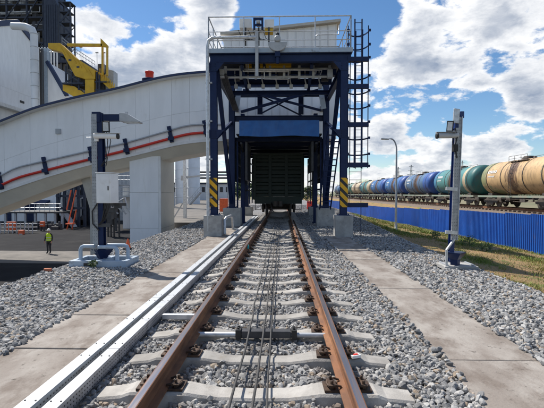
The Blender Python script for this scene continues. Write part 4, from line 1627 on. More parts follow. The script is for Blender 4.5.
# cabinets on the top rail
for a, c, t_, bt, m_, nm in ((240, 252, 18.5, 28, 'white2', 'cabinet'), (264.5, 274, 19.5, 28, 'white2', 'cabinet')):
    MB().box(X_at(a, Y1 + .05), X_at(c, Y1 + .05), Y1 - .05, Y1 + .25, Z_at(bt, Y1), Z_at(t_, Y1)).build(nm, M[m_], gan, .02)
xc_, xd_ = X_at(253.5, Y1 - .2), X_at(263.5, Y1 - .2)
za, zb_ = Z_at(29.5, Y1 - .2), Z_at(17.5, Y1 - .2)
b = MB().box(xc_, xd_, Y1 - .22, Y1 - .18, zb_ - .10, zb_)
b.box(xc_, xc_ + .08, Y1 - .22, Y1 - .18, za, zb_ - .101).box(xd_ - .08, xd_, Y1 - .22, Y1 - .18, za, zb_ - .101).box(xc_ + .081, xd_ - .081, Y1 - .22, Y1 - .18, za + .14, za + .22)
b.build('camera_frame', M['navy'], gan)
b = MB().box(xc_ + .12, xd_ - .12, Y1 - .3, Y1 + .1, za + .225, zb_ - .14)
b.lathe(((xc_ + xd_) / 2, Y1 - .301, (za + zb_) / 2 + .04), [(.06, 0), (.05, -.04)], 12, 'Y')
b.build('camera', M['greypaint'], gan)
MB().box(X_at(265, Y1), X_at(273, Y1), Y1 - .06, Y1 + .2, Z_at(33, Y1), Z_at(29, Y1)).build('lamp_bracket', M['yellow'], gan)
for px in (246, 259, 269):
    MB().box(X_at(px, Y1) - .03, X_at(px, Y1) + .03, Y1 - .09, Y1 - .03, zdk + .3, Z_at(28, Y1)).build('bracket', M['darkgrey'], gan)
# loose wires below the cabinets
b = MB()
r_ = random.Random(4)
for k_ in range(6):
    p0 = at(238 + 5 * k_, 30, Y1 - .1)
    p1 = at(250 + 4 * k_, 40, Y1 - .1)
    mid = (p0 + p1) / 2 + Vector((r_.uniform(-.1, .1), -.05, -.16))
    b.tube([p0, mid, p1], .014, 5)
b.build('wires', M['black'], gan)
# round loudspeaker bowl on its stem at the front
c = at(277.5, 42.5, Y1 - .32)
b = MB()
seg = 14
rb_ = .37
poly = [(c.x + rb_ * math.cos(math.pi + math.pi * i / seg), c.z + rb_ * .95 * math.sin(math.pi + math.pi * i / seg)) for i in range(seg + 1)]
b.prism(poly, 'Y', Y1 - .40, Y1 - .24)
b.build('bowl_shade', M['greypaint'], gan, .02)
MB().lathe((c.x, Y1 - .46, c.z + .12), [(.10, .0), (.125, .02), (.125, .26), (.10, .28)], 14, 'Y').build('siren', M['greypaint'], gan)
MB().lathe((c.x - .0, Y1 - .33, c.z + .26), [(.07, 0), (.07, .09), (.03, .11)], 10).build('siren_cap', M['black'], gan)
b = MB()
b.box(c.x - .05, c.x + .05, Y1 - .36, Y1 - .26, Z_at(66, Y1), c.z - rb_ * .95)
b.boxc((c.x, Y1 - .32, c.z - .46), .2, .14, .2)
b.build('siren_post', M['navy'], gan)
# second inner rail frames seen above the deck
b = MB()
xs_ = [X_at(p, 18.2) for p in (315, 338)]
zz = Z_at(35, 18.2)
b.tube([(xs_[0], 18.2, zdk), (xs_[0], 18.2, zz - .1), (xs_[0] + .1, 18.2, zz), (xs_[1], 18.2, zz), (xs_[1] + .02, 18.2, zz + .4)], .03, 7)
b.build('grab_rail', M['galv'], gan)

# caged ladder at the right of the platform
lad = MB()
sx0, sx1 = X_at(354, Y1), X_at(361, Y1)
ltop = Z_at(20, Y1)
lbot = Z_at(168, Y1)
for x in (sx0, sx1):
    lad.box(x - .022, x + .022, Y1 - .03, Y1 + .03, lbot, ltop)
lad.build('ladder_stile', M['navy'], gan)
b = MB()
z = lbot + .1
while z < ltop - .1:
    b.tube([(sx0, Y1, z), (sx1, Y1, z)], .012, 5)
    z += .28
b.build('ladder_rungs', M['navy'], gan)
hx_c = (X_at(347.5, Y1) + X_at(368.5, Y1)) / 2
hr = (X_at(368.5, Y1) - X_at(347.5, Y1)) / 2
for py in (31, 45, 58, 76, 91, 106, 122, 138, 154, 166):
    z = Z_at(py, Y1)
    pts = [(hx_c + hr * math.cos(a), Y1 + .02 + 1.5 * hr * math.sin(a), z) for a in np.linspace(0, math.pi, 11)]
    b = MB()
    for p_, q_ in zip(pts[:-1], pts[1:]):
        b.bar(p_, q_, .012, .055)
    for p_ in (pts[0], pts[-1]):
        b.boxc((p_[0], p_[1] - .02, p_[2]), .10, .06, .09)
    b.build('cage_hoop', M['navy'], gan)
b = MB()
for a in (0.15, .9, 1.57, 2.24, 2.99):
    x, y = hx_c + (hr - .012) * math.cos(a), Y1 + .02 + 1.5 * (hr - .012) * math.sin(a)
    b.box(x - .018, x + .018, y - .006, y + .006, Z_at(168, Y1), ltop - .2)
b.build('cage_straps', M['navy'], gan)
for py in (60, 87, 125, 165, 205):
    z = Z_at(py, Y1)
    MB().box(2.82, X_at(368, Y1), Y1 - .06, Y1 + .06, z - .09, z + .09).build('ladder_bracket', M['navy'], gan)
b = MB()
b.box(X_at(361, Y1) - .012, X_at(361, Y1) + .012, Y1 - .012, Y1 + .012, -.1, lbot)
b.box(2.90, 2.92, Y1 - .012, Y1 + .012, Z_at(203, Y1), lbot)
for py in (172, 180, 188, 196):
    b.box(2.921, X_at(361, Y1) - .013, Y1 - .01, Y1 + .01, Z_at(py, Y1) - .01, Z_at(py, Y1) + .01)
b.build('lower_ladder', M['navy'], gan)

# concrete footings
foot = []
for x0, x1, y0, y1, z1, lab in ((-2.85, -2.15, Y1 - .36, Y1 + .40, .81, 'concrete block under the front left gantry column'), (2.34, 3.02, Y1 - .36, Y1 + .40, .81, 'concrete block under the front right gantry column'),
                                (-2.85, -1.93, Y2 - .45, Y2 + .45, .91, 'concrete block under the second left gantry column'), (2.08, 2.98, Y2 - .45, Y2 + .45, .91, 'concrete block under the second right gantry column'),
                                (-3.15, -2.20, Y3 - .5, Y3 + .5, .57, 'far concrete block under the rear left gantry column'), (2.40, 3.35, Y3 - .5, Y3 + .5, .57, 'far concrete block under the rear right gantry column')):
    o = MB().box(x0, x1, y0, y1, -.25, z1).build('concrete_footing', M['concrete'], None, .02)
    tag(o, lab, 'concrete block', 'gantry footings')
# grey pipe looping round the left footings
b = MB().tube([(-2.05, 15.9, .05), (-2.05, 15.9, .62), (-2.02, 16.2, .70), (-2.0, 17.4, .70), (-1.98, 17.7, .62), (-1.95, 17.8, .10), (-1.75, 18.1, .03)], .06, 8)
tag(b.build('pipe', M['galv']), 'pale grey pipe looping between the two left concrete blocks', 'pipe')

# ================================================================== GONDOLA WAGON
wg = thing('gondola_wagon', 'dark green open goods wagon standing on the track inside the gantry', 'goods wagon', (0, 32, .2))
WY, WZ0, WZ1 = 25.4, 1.48, 4.22
b = MB()
b.box(-1.5, 1.5, WY + .12, WY + .17, WZ0, WZ1 - .12)
b.box(-1.5, 1.5, WY + 12.6, WY + 12.65, WZ0, WZ1 - .12)
b.box(-1.5, 1.5, WY + .171, WY + 12.599, WZ0, WZ0 + .08)
b.build('body_end', M['wagon'], wg)
for sx in (-1, 1):
    b = MB().box(sx * 1.52 - .03, sx * 1.52 + .03, WY + .1, WY + 12.66, WZ0 - .1, WZ1 - .1)
    for y in np.linspace(WY + .25, WY + 12.5, 9):
        b.box(sx * 1.60 - .048, sx * 1.60 + .048, y - .08, y + .08, WZ0 - .1, WZ1 - .1)
    b.build('side_wall', M['wagon'], wg)
for x in (-.52, .52):
    MB().prism([(x - .10, WZ0 - .1), (x + .10, WZ0 - .1), (x + .08, WZ1 - .14), (x - .08, WZ1 - .14)], 'Y', WY - .02, WY + .118).build('end_post', M['wagon'], wg)
for x in (-1.5, 1.5):
    MB().box(x - .07, x + .07, WY, WY + .118, WZ0 - .2, WZ1 - .14).build('corner_post', M['wagon'], wg)
for k_, z in enumerate(np.linspace(WZ0 + .30, WZ1 - .45, 5)):
    b = MB()
    for xa_, xb_ in ((-1.42, -.63), (-.41, .41), (.63, 1.42)):
        b.prism([(WY + .118, z - .13), (WY + .05, z - .07), (WY + .05, z + .07), (WY + .118, z + .13)], 'X', xa_, xb_)
    b.build('end_rib', M['wagon'], wg)
b = MB().box(-1.58, 1.58, WY - .03, WY + .2, WZ1 - .14, WZ1)
for sx in (-1, 1):
    b.box(sx * 1.54 - .07, sx * 1.54 + .07, WY + .201, WY + 12.7, WZ1 - .11, WZ1 - .001)
b.build('top_rim', M['wagon'], wg)
MB().box(-1.5, 1.5, WY - .036, WY + .25, 1.02, WZ0 - .003).build('buffer_beam', M['wagon'], wg)
MB().box(-.22, .22, WY + .26, WY + 12.5, .95, 1.38).build('centre_sill', M['under_wagon'], wg)
b = MB().box(-.15, .15, WY - .42, WY - .021, .92, 1.16)
b.prism([(-.30, WY - .42), (-.12, WY - .72), (.02, WY - .60), (.10, WY - .74), (.26, WY - .70), (.20, WY - .42)], 'Z', .88, 1.20)
b.build('coupler', M['under_wagon'], wg)
MB().tube([(-.42, WY - .03, 1.1), (-.45, WY - .25, .95), (-.40, WY - .32, .62), (-.25, WY - .30, .55)], .03, 7).build('air_hose', M['black'], wg)
for sx in (-1, 1):
    b = MB()
    xx = sx * 1.28
    for o_ in (-.18, .18):
        b.tube([(xx + o_, WY - .04, .62), (xx + o_, WY - .04, 1.02)], .016, 5)
    b.tube([(xx - .18, WY - .04, .66), (xx + .18, WY - .04, .66)], .016, 5)
    b.build('step', M['under_wagon'], wg)
b = MB()
for z in (1.7, 2.1, 2.5, 2.9, 3.3, 3.7):
    b.tube([(-1.36, WY - .05, z), (-.98, WY - .05, z)], .014, 5)
b.build('ladder', M['under_wagon'], wg)
for yc in (WY + 2.3, WY + 10.4):
    b = MB()
    for sx in (-1, 1):
        b.prism([(yc - 1.25, .82), (yc - 1.15, .6), (yc - .55, .6), (yc - .38, .4), (yc + .38, .4), (yc + .55, .6), (yc + 1.15, .6), (yc + 1.25, .82), (yc + .4, 1.0), (yc - .4, 1.0)], 'X', sx * 1.05 - .07, sx * 1.05 + .07)
    b.box(-1.0, 1.0, yc - .22, yc + .22, .62, .94)
    bogie = b.build('bogie', M['under_wagon'], wg)
    for wy in (-.925, .925):
        for sx in (-1, 1):
            MB().lathe((sx * .80, yc + wy, .675), [(.10, -.075), (.44, -.065), (.475, -.05), (.475, .05), (.44, .06), (.10, .085)], 20, 'X').build('wheel', M['under_wagon'], bogie)
        MB().tube([(-.72, yc + wy, .675), (.72, yc + wy, .675)], .08, 8).build('axle', M['under_wagon'], bogie)

# ================================================================== LEFT MAST
MX, MY = -4.28, 9.55
lm = thing('equipment_mast', 'tall left mast with navy lamp arm, camera and white cabinet on a grey base frame', 'equipment mast', (MX, MY, 0))
ztop = Z_at(112, MY)
xc = X_at(101.7, MY)
MB().ibeam((xc, MY, .10), (xc, MY, ztop - .03), .12, .16, 0, .014).build('post', M['navy'], lm)
xg = X_at(97.0, MY)
b = MB()
b.box(xg - .070, xg + .055, MY - .105, MY - .099, .25, ztop - .04)
b.box(xg - .070, xg - .064, MY - .098, MY + .02, .25, ztop - .04)
b.box(xg + .050, xg + .055, MY - .098, MY - .085, .25, ztop - .04)
b.build('perforated_channel', M['perf2'], lm)
zA, zB = Z_at(121, MY), Z_at(113, MY)
MB().box(X_at(94.5, MY), X_at(102.5, MY), MY - .10, MY + .10, zA - .02, zB + .03).build('arm_head', M['navy'], lm)
MB().box(X_at(102.5, MY) + .002, X_at(124, MY), MY - .06, MY + .06, zA + .015, zB - .02).build('arm', M['navy'], lm)
b = MB()
xl0, xl1 = X_at(122.5, MY), X_at(142, MY)
b.prism([(xl0, zB - .0), (xl0, zA - .01), (xl0 + .1, zA - .03), (xl1, zA - .04), (xl1 + .0, zA - .005), (xl0 + .18, zB - .02)], 'Y', MY - .16, MY + .10)
lamp = b.build('lamp_head', M['greypaint'], lm, .01)
MB().box(xl0 + .12, xl1 - .03, MY - .13, MY + .07, zA - .046, zA - .030).build('lamp_lens', M['glass'], lamp)
MB().boxc((xl0 + .12, MY - .02, zB + .015), .06, .05, .05).build('photocell', M['greypaint'], lamp)
# floodlight facing the track
fc = at(106.5, 127, MY - .12)
b = MB().boxc((fc.x, MY - .15, fc.z), .17, .06, .26, .25, 0, .12)
fl_ = b.build('floodlight', M['black'], lm, .01)
MB().boxc((fc.x + .012, MY - .185, fc.z - .003), .12, .012, .20, .25, 0, .12).build('lens', M['glass'], fl_)
# bullet camera
za = Z_at(137, MY)
b = MB().tube([(X_at(98, MY), MY - .16, za + .02), (X_at(121, MY), MY - .19, za)], .060, 14)
b.box(X_at(99, MY), X_at(123.5, MY), MY - .235, MY - .115, za + .066, za + .078)
b.box(X_at(97, MY), X_at(101, MY), MY - .12, MY + .02, za - .10, za + .10)
cm_ = b.build('camera', M['white2'], lm)
MB().lathe((X_at(121, MY), MY - .19, za), [(.066, 0), (.066, .035), (.04, .04)], 14, 'X').build('lens_hood', M['black'], cm_)
MB().tube([(X_at(88, MY), MY - .05, Z_at(137, MY)), (X_at(98, MY), MY - .05, Z_at(137, MY))], .008, 6).build('antenna', M['galv'], lm)
# cabinet turned on its corner
cz0, cz1 = Z_at(203, MY - .3), Z_at(173.5, MY - .3)
cxx = X_at(108, MY - .34)
b = MB()
b.boxc((cxx, MY - .36, (cz0 + cz1) / 2), .36, .34, cz1 - cz0, R(-9))
cab = b.build('cabinet', M['white2'], lm, .012)
MB().boxc((cxx, MY - .36, cz1 + .012), .39, .37, .018, R(-9)).build('cabinet_roof', M['white2'], cab, .004)
dvec = Vector((math.sin(R(-9)), -math.cos(R(-9)), 0))
MB().boxc(Vector((cxx, MY - .36, (cz0 + cz1) / 2)) + dvec * .1735, .32, .006, cz1 - cz0 - .06, R(-9)).build('cabinet_door', M['white2'], cab, .002)
hv = Vector((math.cos(R(-9)), math.sin(R(-9)), 0))
MB().boxc(Vector((cxx, MY - .36, (cz0 + cz1) / 2)) + dvec * .182 + hv * .13, .02, .016, .10, R(-9)).build('cabinet_lock', M['black'], cab)
b = MB()
for k_ in range(3):
    b.tube([(cxx - .06 + .05 * k_, MY - .36, cz0), (cxx - .09 + .05 * k_, MY - .34, cz0 - .14), (cxx - .20 + .03 * k_, MY - .22, cz0 - .42), (xc - .02, MY - .12, cz0 - .52)], .014, 6)
b.tube([(xc - .03, MY - .12, cz0 + .02), (xc - .17, MY - .14, cz0 - .20), (xc - .16, MY - .14, cz0 - .50), (xc - .02, MY - .12, cz0 - .66)], .016, 6)
b.build('cables', M['black'], lm)
b = MB()
for k_, (px, py, w, h) in enumerate(((106, 207, .18, .10), (112, 210, .22, .12), (118, 206, .14, .10), (110, 216, .12, .16))):
    c = at(px, py, MY + .05)
    b.boxc(c, w, .14, h)
b.box(X_at(101, MY) + .0, X_at(126, MY), MY - .02, MY + .02, Z_at(206, MY), Z_at(203, MY))
b.box(X_at(100, MY), X_at(111, MY), MY - .10, MY - .06, Z_at(227, MY), Z_at(223.5, MY))
b.build('junction_gear', M['darkgrey'], lm)
b = MB()
r_ = random.Random(9)
for k_ in range(3):
    p0 = at(103 + 3 * k_, 130 + k_, MY - .12)
    b.tube([p0, p0 + Vector((.05, -.02, -.22)), at(106, 158 + 4 * k_, MY - .12), at(101, 166, MY - .1)], .010, 5)
b.build('cables', M['black'], lm)
# base
b = MB()
bx0, bx1 = X_at(71.5, 9.3), X_at(128, 9.3)
for y0_ in (MY - .42, MY + .32):
    b.box(bx0, bx1, y0_, y0_ + .10, -.06, .11)
for x in (bx0, (bx0 + bx1) / 2, bx1 - .10):
    b.box(x, x + .10, MY - .319, MY + .319, -.06, .108)
b.build('base_frame', M['lightblue'], lm, .008)
MB().box(-4.36, -4.08, MY - .428, MY - .421, -.01, .06).build('base_plate', M['black'], lm)
b = MB()
b.lathe((xc, MY, .11), [(.12, 0), (.13, .03), (.26, .20), (.27, .22)], 4, 'Z', 0, False)
b.build('funnel', M['navy'], lm)
for xa_, xb_, y_, h_ in ((X_at(80.5, 9.3), xc - .06, MY - .28, .44), (xc + .04, X_at(117.5, 9.3), MY - .30, .42), (xc + .10, X_at(122.5, 9.3), MY + .05, .42)):
    pts = []
    rr_ = .09
    z_ = h_
    pts.append((xa_, y_, .10 if xa_ < xc - .2 else z_))
    if xa_ < xc - .2:
        pts += [(xa_, y_, z_ - rr_), (xa_ + rr_ * .3, y_, z_ - rr_ * .3), (xa_ + rr_, y_, z_), (xb_, y_, z_)]
    else:
        pts += [(xb_ - rr_, y_, z_), (xb_ - rr_ * .3, y_, z_ - rr_ * .3), (xb_, y_, z_ - rr_), (xb_, y_, .10)]
    MB().tube(pts, .045, 10).build('guard_pipe', M['lightblue'], lm)

# ================================================================== RIGHT MAST
QX, QY = 4.19, 9.35
rm = thing('equipment_mast', 'slim right mast with blue and grey posts, camera and floodlight beside the verge', 'equipment mast', (QX, QY, 0))


def rx(px, y=QY):
    return X_at(px, y)


def slant(pxb, pxt, pyb, pyt, w, d, y, name, m_, zoff=0):
    p0, p1 = at(pxb, pyb, y), at(pxt, pyt, y)
    return MB().bar(p0, p1, w, d).build(name, M[m_], rm)


M['midblue'] = pmat('blue mast paint', (.010, .034, .16), (.009, .028, .12), 3, .42)
p0, p1 = at(450.5, 262, QY), at(456.5, 112, QY)
MB().ibeam(p0, p1, .10, .12, 0, .012).build('post', M['midblue'], rm)
p0, p1 = at(453.8, 240, QY - .09), at(458.6, 117, QY - .09)
b = MB().bar(p0, p1, .125, .04)
b.build('perforated_channel', M['perf2'], rm)
b = MB().bar(p0 + Vector((.070, .012, 0)), p1 + Vector((.070, .012, 0)), .012, .12)
b.build('channel_flange', M['galv'], rm)
c = at(456.3, 116, QY - .12)
MB().boxc(c, .15, .03, .33, .2, 0, 0, .08).build('antenna_panel', M['galv'], rm, .008)
MB().boxc(at(461.2, 115, QY - .05), .09, .12, .15).build('junction_box', M['midblue'], rm, .008)
MB().boxc(at(456, 126, QY - .05), .09, .12, .12).build('junction_box', M['midblue'], rm, .008)
c = at(450, 126.5, QY - .12)
fl_ = MB().boxc(c, .14, .07, .25, -.45, 0, .05, .08).build('floodlight', M['black'], rm, .01)
MB().boxc(c + Vector((-.016, -.036, 0)), .10, .012, .19, -.45, 0, .05, .08).build('lens', M['glass'], fl_)
MB().bar(at(451, 131, QY - .08), at(457, 132, QY - .05), .04, .04).build('bracket', M['galv'], rm)
za = Z_at(137, QY)
b = MB().tube([(rx(455), QY - .12, za), (rx(434.5), QY - .17, za - .01)], .058, 14)
b.box(rx(433), rx(452), QY - .22, QY - .09, za + .064, za + .076)
cm_ = b.build('camera', M['greypaint'], rm)
MB().lathe((rx(434.5), QY - .17, za - .01), [(.04, -.045), (.066, -.04), (.066, 0)], 14, 'X').build('lens_hood', M['black'], cm_)
b = MB()
b.tube([at(455, 128, QY - .12), at(457.5, 136, QY - .16), at(455, 146, QY - .14), at(457, 158, QY - .12)], .014, 6)
b.tube([at(454, 134, QY - .12), at(452.5, 142, QY - .16), at(455, 152, QY - .14)], .012, 6)
b.boxc(at(455, 148, QY - .1), .10, .10, .16)
b.build('cables', M['black'], rm)
for py, xa_ in ((188.5, 446), (232, 445.5)):
    MB().bar(at(xa_, py, QY - .10), at(457, py + .8, QY - .10), .06, .075).build('bracket', M['galv'], rm)
for dy in (0, .07):
    MB().bar(at(454.5, 239, QY - .10 - dy), at(446.5, 250, QY - .14 - dy), .045, .035).bar(at(446.5, 250, QY - .14 - dy), at(446.5, 266, QY - .14 - dy), .045, .035).build('strut', M['galv'], rm)
c = at(454, 266, QY)
MB().lathe((c.x, QY - .06, .0), [(.11, 0), (.11, .05), (.115, .16), (.24, .30), (.25, .33)], 4, 'Z', 0, False).build('funnel', M['navy'], rm)
MB().box(rx(441), rx(474), QY - .28, QY + .28, -.06, .03).build('base_plate', M['concrete'], rm, .01)
b = MB()
for xa_ in (rx(441) + .06, rx(474) - .10):
    b.box(xa_, xa_ + .04, QY - .24, QY + .24, .0305, .06)
b.build('base_frame', M['galv'], rm)

# ================================================================== STREET LAMP
ly = 25.7
lx = X_at(396.2, ly)
lz = verge_z(lx, ly)
sl_ = thing('street_lamp', 'slender grey street lamp with a curved arm standing on the grassy slope', 'street lamp', (lx, ly, lz))
zt = Z_at(150, ly)
pts = [(lx, ly, lz - .1), (lx, ly, zt)] + [(lx - .38 * (1 - math.cos(a)), ly, zt + .70 * math.sin(a)) for a in np.linspace(.2, math.pi / 2, 6)]
MB().tube(pts, [.075, .052] + [.045] * 6, 10).build('pole', M['greypaint'], sl_)
e = pts[-1]
b = MB().tube([e, (e[0] - .12, ly, e[2] - .01)], .035, 8)
b.boxc((e[0] - .36, ly, e[2] - .02), .5, .17, .07, 0, 0, 0, .05)
lh = b.build('lamp_head', M['greypaint'], sl_, .01)
MB().boxc((e[0] - .38, ly, e[2] - .062), .34, .13, .015, 0, 0, 0, .05).build('lens', M['glass'], lh)
MB().lathe((lx, ly, lz - .05), [(.14, 0), (.14, .08), (.09, .1), (.085, .5)], 10).build('base', M['greypaint'], sl_)

# ================================================================== LEFT: BUILDINGS, TOWER, YELLOW CONVEYOR
BX = -60.0


def wall_pt(px, py):
    """point of the wall plane x = BX seen at a pixel, as (y, z)"""
    d = cam_dir(px, py)
    q = CAM + d * ((BX - CAM.x) / d.x)
    return (q.y, q.z)


hall = thing('white_hall', 'big white clad hall with navy roof edge rising behind the gallery at the far left', 'building', (BX - 4, 85, LOW))
ptsw = [wall_pt(-60, 36), wall_pt(0, 23.5), wall_pt(17.5, 22.5), wall_pt(34.5, 44)]
poly = [(ptsw[0][0], LOW)] + ptsw + [(ptsw[-1][0], LOW)]
MB().prism(poly, 'X', BX - 14, BX - .05).build('wall', M['white'], hall)
yj = [ptsw[0][0], 77.0, wall_pt(0, 60)[0], wall_pt(17.5, 60)[0], ptsw[-1][0]]


def topz(y):
    return float(np.interp(y, [p_[0] for p_ in ptsw], [p_[1] for p_ in ptsw]))


for a, c in zip(yj[:-1], yj[1:]):
    zs = wall_pt(16, 91.5)[1]
    MB().prism([(a + .012, zs + .02), (c - .012, zs + .02), (c - .012, topz(c) - .1), (a + .012, topz(a) - .1)], 'X', BX - .048, BX).build('wall_panel', M['white'], hall)
    MB().prism([(a + .012, LOW), (c - .012, LOW), (c - .012, zs - .02), (a + .012, zs - .02)], 'X', BX - .048, BX).build('wall_panel', M['white'], hall)
b = MB()
for p_, q_ in zip(ptsw[:-1], ptsw[1:]):
    b.add([(BX - .3, p_[0], p_[1] - .6), (BX - .3, q_[0], q_[1] - .6), (BX + .25, q_[0], q_[1] - .6), (BX + .25, p_[0], p_[1] - .6),
           (BX - .3, p_[0], p_[1] + .7), (BX - .3, q_[0], q_[1] + .7), (BX + .25, q_[0], q_[1] + .7), (BX + .25, p_[0], p_[1] + .7)],
          [(0, 1, 2, 3), (7, 6, 5, 4), (3, 2, 6, 7), (1, 0, 4, 5), (0, 3, 7, 4), (2, 1, 5, 6)])
b.build('roof_trim', M['navy_trim'], hall)
y_, z_ = wall_pt(16, 110)
MB().prism([(ptsw[0][0], z_ - .5), (ptsw[-1][0], z_ - .5), (ptsw[-1][0], z_ + .25), (ptsw[0][0], z_ + .25)], 'X', BX + .002, BX + 1.4).build('canopy', M['white2'], hall)
y_, z_ = wall_pt(22, 102)
MB().box(BX + .002, BX + .1, y_ - .7, y_ + .7, z_ - .25, z_ + .25).build('vent', M['black'], hall)
# round silver duct beside the hall
dy_ = 74.0
dx_ = X_at(36.5, dy_)
duct = thing('air_duct', 'tall silver round duct with a bent top beside the white hall', 'duct', (dx_, dy_, LOW))
zt = Z_at(32, dy_)
MB().tube([(dx_, dy_, LOW), (dx_, dy_, zt), (dx_ - .4, dy_, zt + .9), (dx_ - 1.5, dy_ - .1, zt + 1.4), (dx_ - 4, dy_ - .2, zt + 1.5)], .66, 16).build('duct_pipe', M['silo'], duct)
b = MB()
for z in np.arange(0, zt, 2.4):
    b.lathe((dx_, dy_, z), [(.663, 0), (.70, .02), (.70, .10), (.663, .12)], 16)
b.build('duct_rings', M['greypaint'], duct)
cl = MB()
xa_, xb_ = X_at(41.2, 75), X_at(43.2, 75)
for i in range(3):
    cl.tube([(xa_ + .30 * i, 75.2, LOW), (xa_ + .30 * i, 75.2, Z_at(46, 75))], .12, 7)
o = cl.build('pipe_riser', M['darkgrey'])
tag(o, 'dark vertical pipes between the silver duct and the pale blue strip', 'pipes')
# sloped white end with navy verge
eh = thing('sloped_annex', 'white annex with a steep navy edged roof beside the yellow conveyor', 'building', (X_at(56, 76), 76, LOW))
A = [at(47.5, 62, 76), at(67, 96, 76)]
MB().prism([(A[0].x, LOW), (A[0].x, A[0].z), (A[1].x, A[1].z), (A[1].x, LOW)], 'Y', 76, 84).build('wall', M['white'], eh)
b = MB().bar(A[0] + Vector((0, -.05, .05)), A[1] + Vector((0, -.05, .05)), .7, .6)
b.build('roof_trim', M['navy_trim'], eh)
MB().box(X_at(44, 76), A[0].x - .01, 75.9, 76.8, LOW, Z_at(46, 76)).build('corner_column', M['lightblue'], eh)

# dark process tower
TY = 120
tw = thing('process_tower', 'dark navy open steel process tower rising behind the white hall', 'tower', (X_at(35, TY), TY, LOW))
tx = [X_at(p_, TY) for p_ in (-30, -10, 10, 30, 46)]
zh = Z_at(-60, TY)
for x in tx:
    for y in (TY, TY + 6, TY + 12):
        MB().box(x - .25, x + .25, y - .25, y + .25, LOW, zh).build('column', M['darksteel'], tw)
for i, z in enumerate(np.arange(24, zh, 3.8)):
    for y in (TY - .0, TY + 6):
        MB().box(tx[0], tx[-1], y - .32, y - .26, z, z + .4).build('floor_beam', M['darksteel'], tw)
    MB().box(tx[0], tx[-1], TY + .0, TY + 12, z + .41, z + .47).build('floor', M['darksteel'], tw)
    b = MB()
    for hh in (.55, 1.1):
        b.tube([(tx[0], TY - .4, z + .45 + hh), (tx[-1], TY - .4, z + .45 + hh)], .05, 5)
    for x in np.linspace(tx[0], tx[-1], 12):
        b.tube([(x, TY - .4, z + .3), (x, TY - .4, z + 1.55)], .05, 5)
    b.build('railing', M['darkgrey'], tw)
    r_ = random.Random(60 + i)
    b = MB()
    for k_ in range(7):
        x = r_.uniform(tx[0], tx[-1] - 1)
        w = r_.uniform(.9, 3.2)
        if r_.random() < .55:
            b.lathe((x, TY + r_.uniform(.6, 3), z + .48), [(w * .4, 0), (w * .4, 2.1), (w * .25, 2.7)], 10)
        else:
            b.box(x, x + w, TY + .5, TY + 3, z + .48, z + .48 + r_.uniform(.8, 2.8))
    b.build('vessel', M['greypaint'] if i % 3 == 0 else M['darkgrey'], tw)
    b = MB()
    for k_ in range(4):
        zz = z + r_.uniform(.6, 2.3)
        x = r_.uniform(tx[0], tx[2])
        x2 = r_.uniform(x + 2, tx[-1])
        b.tube([(x, TY + .2, z), (x, TY + .2, zz), (x2, TY + .2, zz), (x2, TY + .2, z + 3.5)], .19, 6)
    b.build('process_pipe', M['greypaint'], tw)
for a, c in zip(tx[:-1], tx[1:]):
    for z in np.arange(24, zh - 7, 7.6):
        MB().bar((a, TY - .5, z), (c, TY - .5, z + 7.6), .24, .24).build('brace', M['darksteel'], tw)
# solid dark shaft and lattice stair tower to its right
sa, sb = X_at(46.5, TY - 2), X_at(60, TY - 2)
zsl, zsr = Z_at(-30, TY - 2), Z_at(2, TY - 2)
MB().prism([(sa, LOW), (sb, LOW), (sb, zsr), (sa, zsl)], 'Y', TY - 2, TY + 6).build('shaft', M['darksteel'], tw)
for i in range(1, 6):
    x = sa + (sb - sa) * i / 6
    MB().box(x - .06, x + .06, TY - 2.1, TY - 2.002, LOW, zsr).build('shaft_rib', M['darksteel'], tw)
lt = thing('stair_tower', 'dark lattice steel stair tower at the right edge of the process tower', 'tower', (X_at(67, TY - 3), TY - 3, LOW))
la, lb = X_at(62, TY - 3), X_at(72.5, TY - 3)
zl_ = Z_at(0, TY - 3)
for x in (la, lb):
    for y in (TY - 3, TY - .5):
        MB().box(x - .16, x + .16, y - .16, y + .16, LOW, zl_ if x == lb else zl_ + 1).build('column', M['darksteel'], lt)
k_ = 0
for z in np.arange(10, zl_ - 1.0, 3.2):
    MB().box(la, lb, TY - 3.1, TY - .4, z, z + .22).build('landing', M['darksteel'], lt)
    p_, q_ = (la, lb) if k_ % 2 else (lb, la)
    MB().bar((p_, TY - 3.2, z + .1), (q_, TY - 3.2, z + 3.3), .14, .5).build('stair_flight', M['darksteel'], lt)
    MB().bar((q_, TY - .3, z + .1), (p_, TY - .3, z + 3.3), .18, .18).build('brace', M['darksteel'], lt)
    k_ += 1
MB().box(la - .3, lb + .3, TY - 3.3, TY - .2, zl_, zl_ + .2).build('roof', M['darksteel'], lt)

# yellow conveyor head
CY = 72
yc = thing('yellow_conveyor', 'yellow inclined conveyor with boxed girder and leg above the gallery roof', 'conveyor', (X_at(90, CY), CY, LOW))


def ypoly(pts, y0, y1, nm, m_='yellow', bev=.03):
    q = [at(a, c, CY) for a, c in pts]
    return MB().prism([(p_.x, p_.z) for p_ in q], 'Y', y0, y1).build(nm, M[m_], yc, bev)


